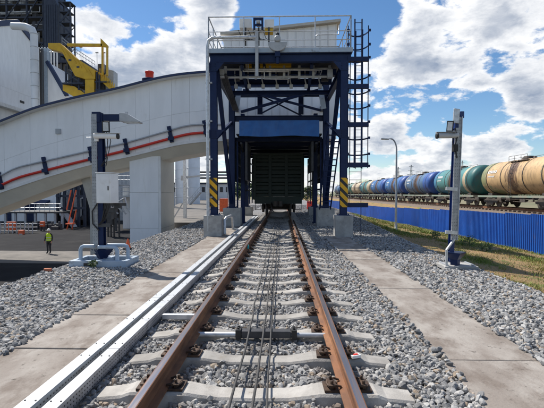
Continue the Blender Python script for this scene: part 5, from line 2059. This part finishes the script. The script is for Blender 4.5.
ypoly([(48, 43), (60, 43), (76, 58), (95, 70), (95, 79), (85, 79), (75, 76), (68, 63), (62, 52), (48, 48)], CY, CY + 1.6, 'girder')
for k_ in range(6):
    t_ = k_ / 5
    px, py = 63 + 27 * t_, 48 + 21 * t_
    q = at(px, py, CY)
    MB().boxc((q.x, CY - .06, q.z - .55), .10, .10, 1.7, 0, 0, 0, -.55).build('stiffener', M['yellow'], yc)
for px, py in ((70, 60), (78, 67)):
    q = at(px, py, CY)
    MB().boxc((q.x, CY - .02, q.z), .5, .06, .35).build('access_hatch', M['darkgrey'], yc, .01)
ypoly([(85, 79.3), (94, 79.3), (94, 209), (85, 209)], CY, CY + 1.6, 'leg')
ypoly([(62, 84), (74, 86), (85.2, 94), (85.2, 100), (76, 98), (62, 90)], CY + .2, CY + 1.4, 'lower_girder')
ypoly([(68, 44), (103, 44.3), (103, 46.8), (68, 46.6)], CY - .4, CY + .1, 'top_beam')
ypoly([(101.5, 39), (108.5, 46), (108.5, 47.8), (101.5, 47.0)], CY - .4, CY + .1, 'beam_end')
for px in (102.2, 107):
    ypoly([(px, 47.5), (px + 1.4, 47.5), (px + 1.4, 76), (px, 76)], CY - .35, CY + .05, 'post')
ypoly([(95.2, 70.5), (103, 74), (116, 90), (116, 96), (108, 88), (95.2, 76)], CY + .3, CY + 1.2, 'tail_girder')
for k_ in range(9):
    px = 100 + k_ * 1.8
    q = at(px, 74 + k_ * 1.9, CY - .1)
    MB().box(q.x - .05, q.x + .05, CY - .15, CY - .05, q.z - .2, q.z + 1.0).build('rail_post', M['yellow'], yc)
ypoly([(63, 83), (84, 83), (84, 84.5), (63, 84.5)], CY - .4, CY + 2, 'walkway', 'darksteel')
ypoly([(95.3, 62), (101.5, 62), (101.5, 100), (95.3, 100)], CY + 1.0, CY + 3, 'machine_house', 'darkgrey')
ypoly([(101.8, 66), (110, 68), (110, 98), (101.8, 98)], CY + 1.5, CY + 3.4, 'machine_house', 'greypaint')
b = MB()
for o_ in (0, .55):
    b.tube([at(62, 44 - 0, CY - .2) + Vector((0, 0, .6 + o_)), at(78, 57, CY - .2) + Vector((0, 0, .6 + o_)), at(95, 68, CY - .2) + Vector((0, 0, .6 + o_))], .05, 5)
for t_ in np.linspace(0, 1, 12):
    q = at(62 + 33 * t_, 44 + 24.5 * t_, CY - .2)
    b.tube([q, q + Vector((0, 0, 1.2))], .04, 5)
b.build('railing', M['greypaint'], yc)
b = MB()
for px in (81, 97, 104):
    q = at(px, 56, CY + .5)
    b.tube([(q.x, CY + .5, q.z - 3), (q.x, CY + .5, q.z + (1.6 if px == 81 else .6))], .05, 5)
    b.boxc((q.x, CY + .5, q.z + (1.6 if px == 81 else .6)), .5, .2, .16)
b.build('light_post', M['greypaint'], yc)
ypoly([(63, 66), (72, 72), (85, 80), (85, 90), (76, 86), (63, 84)], CY + 1.7, CY + 2.4, 'interior_shade_sheet', 'darkgrey')  # dark sheet added for the shaded interior between the girders
b = MB()
for px, p0_, p1_ in ((66, 66, 84), (72, 72, 86), (79, 78, 90), (97, 72, 100), (99.5, 74, 100)):
    a_, c_ = at(px, p0_, CY + .2), at(px, p1_, CY + .2)
    b.bar(a_, c_, .28, .28)
for (xa_, ya_), (xb_, yb_) in (((63, 84), (79, 74)), ((66, 72), (84, 86)), ((95, 82), (110, 82)), ((95, 90), (112, 91))):
    b.bar(at(xa_, ya_, CY + .1), at(xb_, yb_, CY + .1), .16, .2)
b.build('bracing', M['darksteel'], yc)
# pale plant behind the yellow girder
o = thing('process_house', 'pale grey plant house half hidden behind the yellow conveyor', 'building', (X_at(70, 84), 86, LOW))
MB().box(X_at(46, 84), X_at(84, 84), 84, 92, LOW, Z_at(62, 84)).build('wall', M['yardconc'], o)
b = MB()
for px in (52, 58, 64, 70, 76, 82):
    b.box(X_at(px, 84) - .2, X_at(px, 84) + .2, 83.5, 83.998, LOW, Z_at(60, 84))
b.build('pilasters', M['darkgrey'], o)
MB().box(X_at(44, 84), X_at(86, 84), 83.2, 92.5, Z_at(62, 84), Z_at(59.5, 84)).build('roof', M['darksteel'], o)
b = MB()
for z in (Z_at(50, 80), Z_at(47, 80)):
    b.tube([(X_at(40, 80), 80, z), (X_at(62, 80), 80, z)], .12, 6)
for px in range(41, 62, 3):
    b.box(X_at(px, 80) - .1, X_at(px, 80) + .1, 79.9, 80.1, LOW if px % 2 else 15, Z_at(45, 80))
tag(b.build('pipe_rack', M['white2']), 'white railing and pipe rack between the dark tower and yellow conveyor', 'pipe rack')

# red chimney cap over the gallery roof
q = at(149.5, 76, 60)
ch = thing('vent_stack', 'red drum topped vent stack peeping over the gallery roof', 'vent stack', (q.x, 60, LOW))
MB().lathe((q.x, 60, 0), [(.75, LOW), (.75, Z_at(80.5, 60))], 16).build('stack', M['white2'], ch)
MB().lathe((q.x, 60, Z_at(80.3, 60)), [(.75, 0), (1.1, .1), (1.1, .3), (.7, .35)], 16).build('collar', M['navy'], ch)
MB().lathe((q.x, 60, Z_at(78, 60)), [(.58, 0), (.60, .85), (.66, .9), (.66, 1.05), (.58, 1.1)], 16).build('drum', M['red'], ch)

# ------------------------------------------------------------------ under the gallery: far wall, dock, gear
fw = thing('loading_building', 'white loading building with navy door and canopies seen beneath the gallery', 'building', (X_at(40, 62), 62, LOW))
fy = 62.0
MB().box(X_at(-60, fy), X_at(60, fy), fy, fy + 7.5, LOW, 11).build('wall', M['white'], fw)
MB().box(X_at(60, fy) + .01, X_at(132, fy), fy + 2, fy + 7.5, LOW, 8).build('wall', M['greypaint'], fw)
for a, c, t_ in ((25, 36, 194), (5.5, 11, 202)):
    MB().box(X_at(a, fy), X_at(c, fy), fy - .12, fy - .004, Z_at(222, fy), Z_at(t_, fy)).build('door', M['navy'], fw)
for a, c in ((8, 25), (37, 50)):
    MB().prism([(fy - 1.6, Z_at(203.5, fy)), (fy - .01, Z_at(200, fy)), (fy - .01, Z_at(202, fy)), (fy - 1.6, Z_at(204.5, fy))], 'X', X_at(a, fy), X_at(c, fy)).build('canopy', M['navy'], fw)
for a, c in ((62, 67), (71, 75), (79, 89), (100, 112)):
    MB().box(X_at(a, fy), X_at(c, fy), fy + 1.9, fy + 1.996, Z_at(222, fy), Z_at(190, fy)).build('opening', M['black'], fw)
for a in (69, 77, 96):
    MB().box(X_at(a, fy) - .25, X_at(a, fy) + .25, fy + .8, fy + 1.3, LOW, 8).build('column', M['beige_leg'], fw)
MB().lathe((X_at(14, fy), fy - .25, Z_at(206, fy)), [(.13, 0), (.15, .1), (.15, 1.2), (.06, 1.4)], 10).build('fire_extinguisher', M['red'], fw)
dk = thing('loading_dock', 'grey steel loading dock with railings in front of the white building', 'loading dock', (X_at(40, 50), 50, LOW))
dy0 = 50
zd = Z_at(212, dy0)
MB().box(X_at(2, dy0), X_at(62, dy0), dy0, dy0 + 5, zd - .2, zd).build('deck', M['darkgrey'], dk)
for px in (4, 14, 24, 34, 44, 54, 61):
    MB().box(X_at(px, dy0) - .12, X_at(px, dy0) + .12, dy0 + .1, dy0 + .34, LOW, zd - .201).build('leg', M['greypaint'], dk)
b = MB()
for hh in (.5, 1.0):
    b.tube([(X_at(14, dy0), dy0 + .1, zd + hh), (X_at(60, dy0), dy0 + .1, zd + hh)], .035, 5)
for px in range(14, 62, 5):
    b.tube([(X_at(px, dy0), dy0 + .1, zd), (X_at(px, dy0), dy0 + .1, zd + 1.0)], .035, 5)
b.build('railing', M['galv'], dk)
b = MB()
MB().bar((X_at(60, dy0), dy0 + 1, zd - .1), (X_at(70, dy0), dy0 + 1, LOW), 1.1, .2).build('stair', M['greypaint'], dk)
for i, (px, py, Y, w, h, lab) in enumerate(((11.5, 226, 44, .95, .95, 'larger red barrier panel by the loading dock at the far left'), (21.5, 233.5, 42, .55, .72, 'smaller red box on the ground right of the red barrier'),
                                            (42.5, 224, 46, .5, .6, 'red box under the loading dock right of the railing'))):
    q = at(px, py, Y)
    t = thing('red_barrier', lab, 'barrier', (q.x, Y, LOW))
    MB().boxc((q.x, Y, q.z), w, .3, h).build('panel', M['orange'], t, .03)
    MB().boxc((q.x, Y - .155, q.z - .05), w * .7, .012, h * .12).build('stripe', M['white2'], t)
    b = MB()
    for sx in (-.35, .35):
        b.box(q.x + sx * w - .04, q.x + sx * w + .04, Y - .1, Y + .1, LOW, q.z - h / 2)
    b.build('legs', M['darkgrey'], t)
b = MB()
for hh in (.25, .65, 1.05):
    b.tube([(X_at(-4, 43), 43, LOW + hh), (X_at(34, 43), 43.5, LOW + hh)], .05, 6)
for px in range(-4, 36, 4):
    b.tube([(X_at(px, 43), 43, LOW), (X_at(px, 43), 43, LOW + 1.15)], .05, 6)
tag(b.build('barrier_rail', M['greypaint']), 'low grey pipe barrier in front of the loading dock', 'barrier')
r_ = random.Random(3)
for k_ in range(14):
    px = 27 + k_ * 2.3
    q = X_at(px, 47.5)
    w_, h_, y_ = r_.uniform(.4, .9), r_.uniform(.5, 1.0), 47.5 + r_.uniform(0, 1)
    b = MB().box(q - w_ / 2, q + w_ / 2, y_ - .25, y_ + .25, LOW, LOW + h_ * .7)
    b.lathe((q, y_, LOW + h_ * .7), [(.16, 0), (.16, h_ * .2), (.08, h_ * .3)], 8)
    tag(b.build('motor_block', M['darkgrey'], None, .03), 'dark motor block in the row on the ground below the loading dock', 'machine', 'dark machines below the loading dock')
b = MB()
for px in (66.5, 71.5):
    for zz in (0, 2.4):
        b.tube([(X_at(px, 48), 48, LOW + zz), (X_at(px + 3, 48), 48.4, LOW + zz + 2.4)], .07, 6)
b.boxc((X_at(70, 48), 48, LOW + .7), .8, .8, .14)
tag(b.build('orange_scaffold', M['orange']), 'orange red steel frame standing left of the cream leg', 'frame')
sk = thing('process_skid', 'dark steel frame full of pipes beneath the gallery left of the cream support', 'process skid', (X_at(68, 52), 52, LOW))
r_ = random.Random(77)
for px in (57, 64, 71, 78, 84):
    for yy in (52, 55):
        MB().box(X_at(px, 52) - .14, X_at(px, 52) + .14, yy, yy + .28, LOW, 5.5).build('column', M['darksteel'], sk)
for zz in (-.4, 1.2, 3.0, 4.6):
    MB().box(X_at(56, 52), X_at(85, 52), 51.9, 51.99, zz, zz + .28).build('beam', M['darksteel'], sk)
for a_, c_ in ((57, 64), (71, 78)):
    MB().bar((X_at(a_, 52), 51.8, -2.5), (X_at(c_, 52), 51.8, 4.6), .14, .14).build('brace', M['darksteel'], sk)
b = MB()
for k_ in range(9):
    px = r_.uniform(57, 84)
    x_, yy = X_at(px, 53), 53 + r_.uniform(0, 1.5)
    b.tube([(x_, yy, LOW), (x_, yy, r_.uniform(0, 4)), (x_ + r_.uniform(-2, 2), yy, r_.uniform(1, 4))], r_.uniform(.08, .22), 7)
b.build('pipework', M['greypaint'], sk)
for k_ in range(8):
    b = MB()
    px = r_.uniform(57, 83)
    b.lathe((X_at(px, 53.5), 53.5, LOW), [(.4, 0), (.4, 1.1), (.2, 1.4)], 9) if k_ % 2 else b.boxc((X_at(px, 53), 53, LOW + .5), r_.uniform(.5, 1.2), .6, r_.uniform(.6, 1.6))
    b.build('pump', M['darkgrey'], sk)
MB().box(X_at(56, 52), X_at(86, 52), 55.4, 55.5, LOW, 5.2).build('back_sheet', M['darkgrey'], sk)
pu = thing('pump_unit', 'dark pump unit with bent pipes on the asphalt behind the left mast cabinet', 'pump', (X_at(112, 40), 40, LOW))
b = MB()
for k_, (px, py, w, h) in enumerate(((108, 208, .9, .9), (114, 213, 1.1, 1.2), (119, 206, .6, .8), (111, 220, .7, 1.2))):
    c_ = at(px, py, 40)
    b.boxc(c_, w * .8, .7, h * .8)
    b.box(c_.x - .07, c_.x + .07, 39.9, 40.1, LOW, c_.z)
b.build('body', M['darkgrey'], pu, .03)
b = MB()
for k_ in range(5):
    c_ = at(105 + 4 * k_, 200 + 2 * (k_ % 2), 39.6)
    b.tube([c_, c_ + Vector((.4, 0, .2)), c_ + Vector((.6, 0, -.8)), c_ + Vector((.9, 0, -1.2))], .09, 7)
b.build('pipe', M['greypaint'], pu)
# grey platform right of the leg, beside the pier
gp = thing('service_platform', 'grey railed service platform between the left mast and the white pier', 'platform', (X_at(120, 46), 46, LOW))
for z in (Z_at(196, 46), Z_at(184, 46)):
    MB().box(X_at(100, 46), X_at(131, 46), 46, 49, z - .12, z).build('deck', M['greypaint'], gp)
    b = MB()
    for hh in (.5, 1.0):
        b.tube([(X_at(100, 46), 46, z + hh), (X_at(131, 46), 46, z + hh)], .04, 5)
    for px in range(100, 132, 4):
        b.tube([(X_at(px, 46), 46, z), (X_at(px, 46), 46, z + 1)], .04, 5)
    b.build('railing', M['galv'], gp)
for px in (101, 115, 130):
    MB().box(X_at(px, 46) - .1, X_at(px, 46) + .1, 46.1, 46.3, LOW, Z_at(184, 46) - .121).build('leg', M['darkgrey'], gp)
MB().box(X_at(117, 47.5), X_at(131, 47.5), 49.2, 52, LOW, Z_at(186, 47.5)).build('cabin', M['white'], gp)
# traffic cone
cx0, cy0 = X_at(127.5, 12.2), 12.2
cn = thing('traffic_cone', 'small orange traffic cone on the gravel edge near the white pier', 'traffic cone', (cx0, cy0, 0))
MB().box(cx0 - .11, cx0 + .11, cy0 - .11, cy0 + .11, -.05, .0).build('base', M['black'], cn)
MB().lathe((cx0, cy0, .0), [(.085, 0), (.02, .27), (.015, .28)], 12).build('cone', M['orange'], cn)

# ------------------------------------------------------------------ right of the pier: silos, stair, low buildings
for i, (px, w, Y, ty, lab) in enumerate(((193.5, 13, 78, 95, 'wide pale silo with outside stair seen right of the white pier'), (179, 8, 84, 110, 'slim pale silo partly hidden by the white pier'))):
    r0 = w / 2 / F * Y
    x = X_at(px, Y)
    s = thing('silo', lab, 'silo', (x, Y, LOW))
    zt_ = 14 if i == 0 else 12.5
    MB().lathe((x, Y, 0), [(r0, LOW), (r0, zt_), (r0 * .4, zt_ + 1.2), (.1, zt_ + 1.4)], 24).build('shell', M['silo'], s)
    for z in np.arange(-1, zt_, 1.9):
        MB().lathe((x, Y, z), [(r0 + .004, 0), (r0 + .05, .02), (r0 + .05, .10), (r0 + .004, .12)], 24).build('ring', M['silo'], s)
    if i == 0:
        b = MB()
        p0, p1 = at(188, 207, 72), at(201, 192, 72)
        b.bar(p0, p1, .9, .25)
        b.bar(p0 + Vector((0, -.5, 1)), p1 + Vector((0, -.5, 1)), .06, .06)
        b.bar(p0 + Vector((0, -.5, .5)), p1 + Vector((0, -.5, .5)), .05, .05)
        for t_ in np.linspace(0, 1, 6):
            q = p0.lerp(p1, t_) + Vector((0, -.5, 0))
            b.bar(q, q + Vector((0, 0, 1.0)), .05, .05)
        b.box(p1.x - .1, p1.x + 1.6, 71.4, 72.8, p1.z - .15, p1.z)
        b.box(p1.x + 1.3, p1.x + 1.5, 71.9, 72.1, -.36, p1.z - .151)
        b.build('stair', M['greypaint'], s)
mp_ = thing('lamp_pole', 'grey galvanised pole with cable arm just right of the white pier', 'pole', (X_at(185, 33), 33, -.36))
xx = X_at(185, 33)
MB().box(xx - .12, xx + .12, 32.88, 33.12, -.4, Z_at(150, 33)).build('pole', M['galv'], mp_)
MB().bar((xx + .12, 33, Z_at(177, 33)), (X_at(210, 33), 33, Z_at(175, 33)), .09, .12).build('arm', M['greypaint'], mp_)
MB().boxc((xx - .2, 33, Z_at(178, 33)), .22, .22, .4).build('box', M['greypaint'], mp_)
MB().bar((xx - .15, 32.9, .9), (xx - .9, 32.9, -.3), .08, .08).build('strut', M['greypaint'], mp_)
lb_ = thing('low_building', 'long pale low building on the horizon between the pier and the gantry', 'building', (X_at(205, 120), 120, -.4))
MB().box(X_at(168, 120), X_at(232, 120), 120, 128, LOW, Z_at(184, 120)).build('wall', M['silo'], lb_)
MB().box(X_at(167, 120), X_at(233, 120), 119.5, 128.5, Z_at(184, 120), Z_at(182.5, 120)).build('roof', M['darksteel'], lb_)
for a in range(172, 230, 6):
    MB().box(X_at(a, 120), X_at(a + 3, 120), 119.85, 119.99, Z_at(192, 120), Z_at(187, 120)).build('window', M['darkgrey'], lb_)
pb = thing('pipe_bridge', 'grey pipe bridge crossing behind the left gantry column', 'pipe bridge', (X_at(208, 95), 95, -.4))
for py, m_ in ((172, 'darkgrey'), (175, 'greypaint'), (178, 'darkgrey')):
    MB().tube([(X_at(196, 95), 95, Z_at(py, 95)), (X_at(240, 95), 95, Z_at(py, 95))], .22, 8).build('pipe', M[m_], pb)
for px in (199, 215, 228):
    MB().box(X_at(px, 95) - .15, X_at(px, 95) + .15, 94.8, 95.2, -.4, Z_at(170, 95)).build('leg', M['greypaint'], pb)
b = MB()
ox = X_at(224, 45)
b.boxc((ox, 45, .35), .9, .8, 1.5)
tag(b.build('orange_tank', M['orange'], None, .05), 'orange box standing beyond the left gantry brace', 'box')
ox = X_at(309.5, 45)
b = MB().boxc((ox, 45, .35), .55, .5, .9)
tag(b.build('red_bin', M['red'], None, .04), 'red bin beyond the rear right gantry column', 'bin')

# ================================================================== DISTANT PYLONS, TREES
pl = None
for i, (px, ty, Y, lab) in enumerate(((398, 167, 330, 'left one of the two distant lattice pylons above the blue tank wagons'), (411, 165, 330, 'right one of the two distant lattice pylons above the blue tank wagons'),
                                      (462, 161, 360, 'distant lattice pylon just right of the right mast'))):
    x, zt_ = X_at(px, Y), Z_at(ty, Y)
    p = thing('lattice_pylon', lab, 'pylon', (x, Y, -3), 'distant pylons')
    b = MB()
    for sx in (-1, 1):
        for sy in (-1, 1):
            b.bar((x + sx * 1.8, Y + sy * 1.8, -3), (x + sx * .25, Y + sy * .25, zt_), .22, .22)
    n = 9
    for k_ in range(n):
        z0_, z1_ = -3 + (zt_ + 3) * k_ / n, -3 + (zt_ + 3) * (k_ + 1) / n
        w0, w1 = 1.8 - 1.55 * k_ / n, 1.8 - 1.55 * (k_ + 1) / n
        s_ = 1 if k_ % 2 else -1
        b.bar((x - s_ * w0, Y - w0, z0_), (x + s_ * w1, Y - w1, z1_), .14, .14)
        b.bar((x + s_ * w0, Y + w0, z0_), (x - s_ * w1, Y + w1, z1_), .14, .14)
    b.build('tower', M['greypaint'], p)
    b = MB()
    for k_, hw_ in ((.72, 3.2), (.84, 2.6), (.95, 1.8)):
        b.bar((x - hw_, Y, -3 + (zt_ + 3) * k_), (x + hw_, Y, -3 + (zt_ + 3) * k_), .25, .3)
    b.build('cross_arm', M['greypaint'], p)


def make_tree(x, y, z, h, w, seed, lab, grp=None):
    t = thing('tree', lab, 'tree', (x, y, z), grp)
    b = MB()
    b.tube([(x, y, z - .2), (x + .1, y, z + h * .3), (x - .05, y, z + h * .62), (x, y, z + h * .9)], [h * .028, h * .022, h * .014, h * .004], 7)
    r_ = random.Random(seed)
    for k_ in range(6):
        a = r_.uniform(0, 6.28)
        z0_ = z + h * r_.uniform(.28, .6)
        b.tube([(x, y, z0_), (x + math.cos(a) * w * .5, y + math.sin(a) * w * .5, z0_ + h * .18)], [h * .012, h * .004], 5)
    b.build('trunk', M['bark'], t)
    bb = MB()
    for k_ in range(9):
        a = r_.uniform(0, 6.28)
        rr_ = w * r_.uniform(0, .62)
        zz_ = z + h * r_.uniform(.36, .92)
        cw = w * r_.uniform(.28, .48) * (1.25 - (zz_ - z) / h * .6)
        for _ in range(170):
            u = Vector((r_.gauss(0, .5), r_.gauss(0, .5), r_.gauss(0, .42)))
            p = Vector((x + math.cos(a) * rr_, y + math.sin(a) * rr_, zz_)) + u * cw
            d = Vector((r_.gauss(0, 1), r_.gauss(0, 1), r_.gauss(0, 1))).normalized()
            q = d.orthogonal().normalized()
            s = h * .026 * r_.uniform(.6, 1.4)
            bb.add([p - d * s, p + q * s * .6, p + d * s, p - q * s * .6], [(0, 1, 2, 3)], 0 if r_.random() < .5 else 1)
    bb.build('crown', [M['leaf_a'], M['leaf_b']], t)
    return t


for i, (px, h, Y, lab) in enumerate(((238, 8.5, 150, 'leafy green tree seen between the left gantry columns'), (246, 9.5, 158, 'taller green tree seen just left of the goods wagon'),
                                     (252.5, 7.5, 145, 'green tree touching the left edge of the goods wagon'), (306, 7, 150, 'green tree seen just right of the goods wagon'),
                                     (220, 7.5, 170, 'green tree beyond the pipe bridge left of the gantry brace'), (312, 6.5, 165, 'green tree in the gap by the rear right gantry column'))):
    make_tree(X_at(px, Y), Y, -3, h + 1.2, h * .42, 50 + i, lab)
# far wood along the horizon
wb = MB()
r_ = random.Random(12)
for k_ in range(9000):
    x = r_.uniform(-500, 420)
    y = 520 + r_.uniform(-12, 12)
    top = 7 + 4.5 * mnoise.noise(Vector((x * .045, 0, 0))) + 2 * mnoise.noise(Vector((x * .2, 3, 0)))
    z = -3 + r_.random() ** .8 * top
    d = Vector((r_.gauss(0, 1), r_.gauss(0, 1), r_.gauss(0, 1))).normalized()
    q = d.orthogonal().normalized()
    s = r_.uniform(.5, 1.3)
    p = Vector((x, y, z))
    wb.add([p - d * s, p + q * s * .7, p + d * s, p - q * s * .7], [(0, 1, 2, 3)], 0 if r_.random() < .5 else 1)
wb.build('far_wood', [M['leaf_a'], M['leaf_b']], None, kind='stuff')

# ================================================================== WORKER
wx, wy = X_at(48.3, 28.6), 28.6
man = thing('person', 'person in a white helmet, yellow hi-vis vest and black workwear standing on the pale road', 'person', (wx, wy, LOW))


def skin_body():
    J = {'pelvis': (0, 0, .95, .15), 'waist': (0, .005, 1.10, .135), 'chest': (0, .0, 1.30, .165), 'uchest': (0, .0, 1.42, .14), 'neck': (0, -.005, 1.51, .058), 'jaw': (0, -.02, 1.585, .075),
         'skull': (0, -.012, 1.67, .088), 'crown': (0, -.008, 1.73, .06)}
    E = [('pelvis', 'waist'), ('waist', 'chest'), ('chest', 'uchest'), ('uchest', 'neck'), ('neck', 'jaw'), ('jaw', 'skull'), ('skull', 'crown')]
    for s, sg in (('l', -1), ('r', 1)):
        J.update({'sh' + s: (sg * .17, 0, 1.41, .078), 'el' + s: (sg * .245, -.02 + .03 * sg, 1.14, .052), 'wr' + s: (sg * .25, -.10 + .02 * sg, .91, .038), 'ha' + s: (sg * .245, -.13, .83, .038),
                  'hi' + s: (sg * .095, 0, .88, .105), 'kn' + s: (sg * .105, -.015 - .05 * (sg > 0), .50, .070), 'an' + s: (sg * .115, .02 - .05 * (sg > 0), .10, .052), 'to' + s: (sg * .135, -.13 - .05 * (sg > 0), .045, .045)})
        E += [('uchest', 'sh' + s), ('sh' + s, 'el' + s), ('el' + s, 'wr' + s), ('wr' + s, 'ha' + s), ('pelvis', 'hi' + s), ('hi' + s, 'kn' + s), ('kn' + s, 'an' + s), ('an' + s, 'to' + s)]
        for k_ in range(5):
            fx = sg * .245 + (k_ - 1.5) * .004
            if k_ < 4:
                J['f%s%d' % (s, k_)] = (fx, -.155 + .019 * k_, .755 + .006 * abs(k_ - 1), .0095)
            else:
                J['f%s%d' % (s, k_)] = (sg * .215, -.175, .80, .011)
            E.append(('ha' + s, 'f%s%d' % (s, k_)))
    names = list(J)
    me = bpy.data.meshes.new('body')
    me.from_pydata([(wx + J[n_][0], wy + J[n_][1], LOW + .004 + J[n_][2]) for n_ in names], [(names.index(a), names.index(c)) for a, c in E], [])
    o = link('body', me, man)
    md = o.modifiers.new('skin', 'SKIN')
    for i_, n_ in enumerate(names):
        sv = me.skin_vertices[0].data[i_]
        sv.radius = (J[n_][3], J[n_][3] * (.75 if n_ in ('pelvis', 'waist', 'chest', 'uchest') else 1))
        sv.use_root = n_ == 'pelvis'
    sd = o.modifiers.new('sub', 'SUBSURF')
    sd.levels = sd.render_levels = 2
    bpy.context.view_layer.update()
    dg = bpy.context.evaluated_depsgraph_get()
    m2 = bpy.data.meshes.new_from_object(o.evaluated_get(dg))
    o.modifiers.clear()
    o.data = m2
    m2.materials.clear()
    m2.materials.append(M['workwear'])
    m2.materials.append(M['skin'])
    for p_ in m2.polygons:
        c_ = p_.center
        h_ = c_.z - LOW
        p_.material_index = 1 if (h_ > 1.50 or (h_ < .93 and abs(c_.x - wx) > .195)) else 0
        p_.use_smooth = True
    return o


skin_body()
b = MB()
prof_ = [(.185, .93), (.188, 1.05), (.182, 1.15), (.198, 1.30), (.185, 1.40), (.135, 1.47), (.085, 1.50)]
vs, fs = [], []
n = 20
for r0, h_ in prof_:
    for k_ in range(n):
        a = 2 * math.pi * k_ / n
        vs.append((wx + r0 * 1.14 * math.cos(a), wy + r0 * .80 * math.sin(a), LOW + h_))
for i in range(len(prof_) - 1):
    for k_ in range(n):
        k2 = (k_ + 1) % n
        h_ = (prof_[i][1] + prof_[i + 1][1]) / 2
        fs.append((i * n + k_, i * n + k2, (i + 1) * n + k2, (i + 1) * n + k_))
b.add(vs, fs, 0, True)
vest = b.build('vest', M['hivis'], man)
for h_, r0 in ((1.0, .194), (1.17, .191)):
    b = MB()
    vs = []
    for hh in (h_, h_ + .045):
        for k_ in range(n):
            a = 2 * math.pi * k_ / n
            vs.append((wx + (r0 + .006) * 1.14 * math.cos(a), wy + (r0 + .006) * .80 * math.sin(a), LOW + hh))
    b.add(vs, [(k_, (k_ + 1) % n, n + (k_ + 1) % n, n + k_) for k_ in range(n)], 0, True)
    b.build('reflective_band', M['silver'], vest)
b = MB()
b.lathe((wx, wy - .012, LOW + 1.695), [(.118, 0), (.116, .035), (.10, .085), (.065, .122), (.02, .135)], 18)
b.lathe((wx, wy - .035, LOW + 1.69), [(.128, 0), (.128, .010)], 18)
b.build('helmet', M['helmet'], man)
b = MB()
b.boxc((wx, wy - .105, LOW + 1.625), .026, .03, .045)
b.build('nose', M['skin'], man)
b = MB()
for sx in (-.032, .032):
    b.boxc((wx + sx, wy - .094, LOW + 1.655), .022, .010, .010)
b.boxc((wx, wy - .094, LOW + 1.58), .045, .010, .010)
b.build('face_features', M['black'], man)
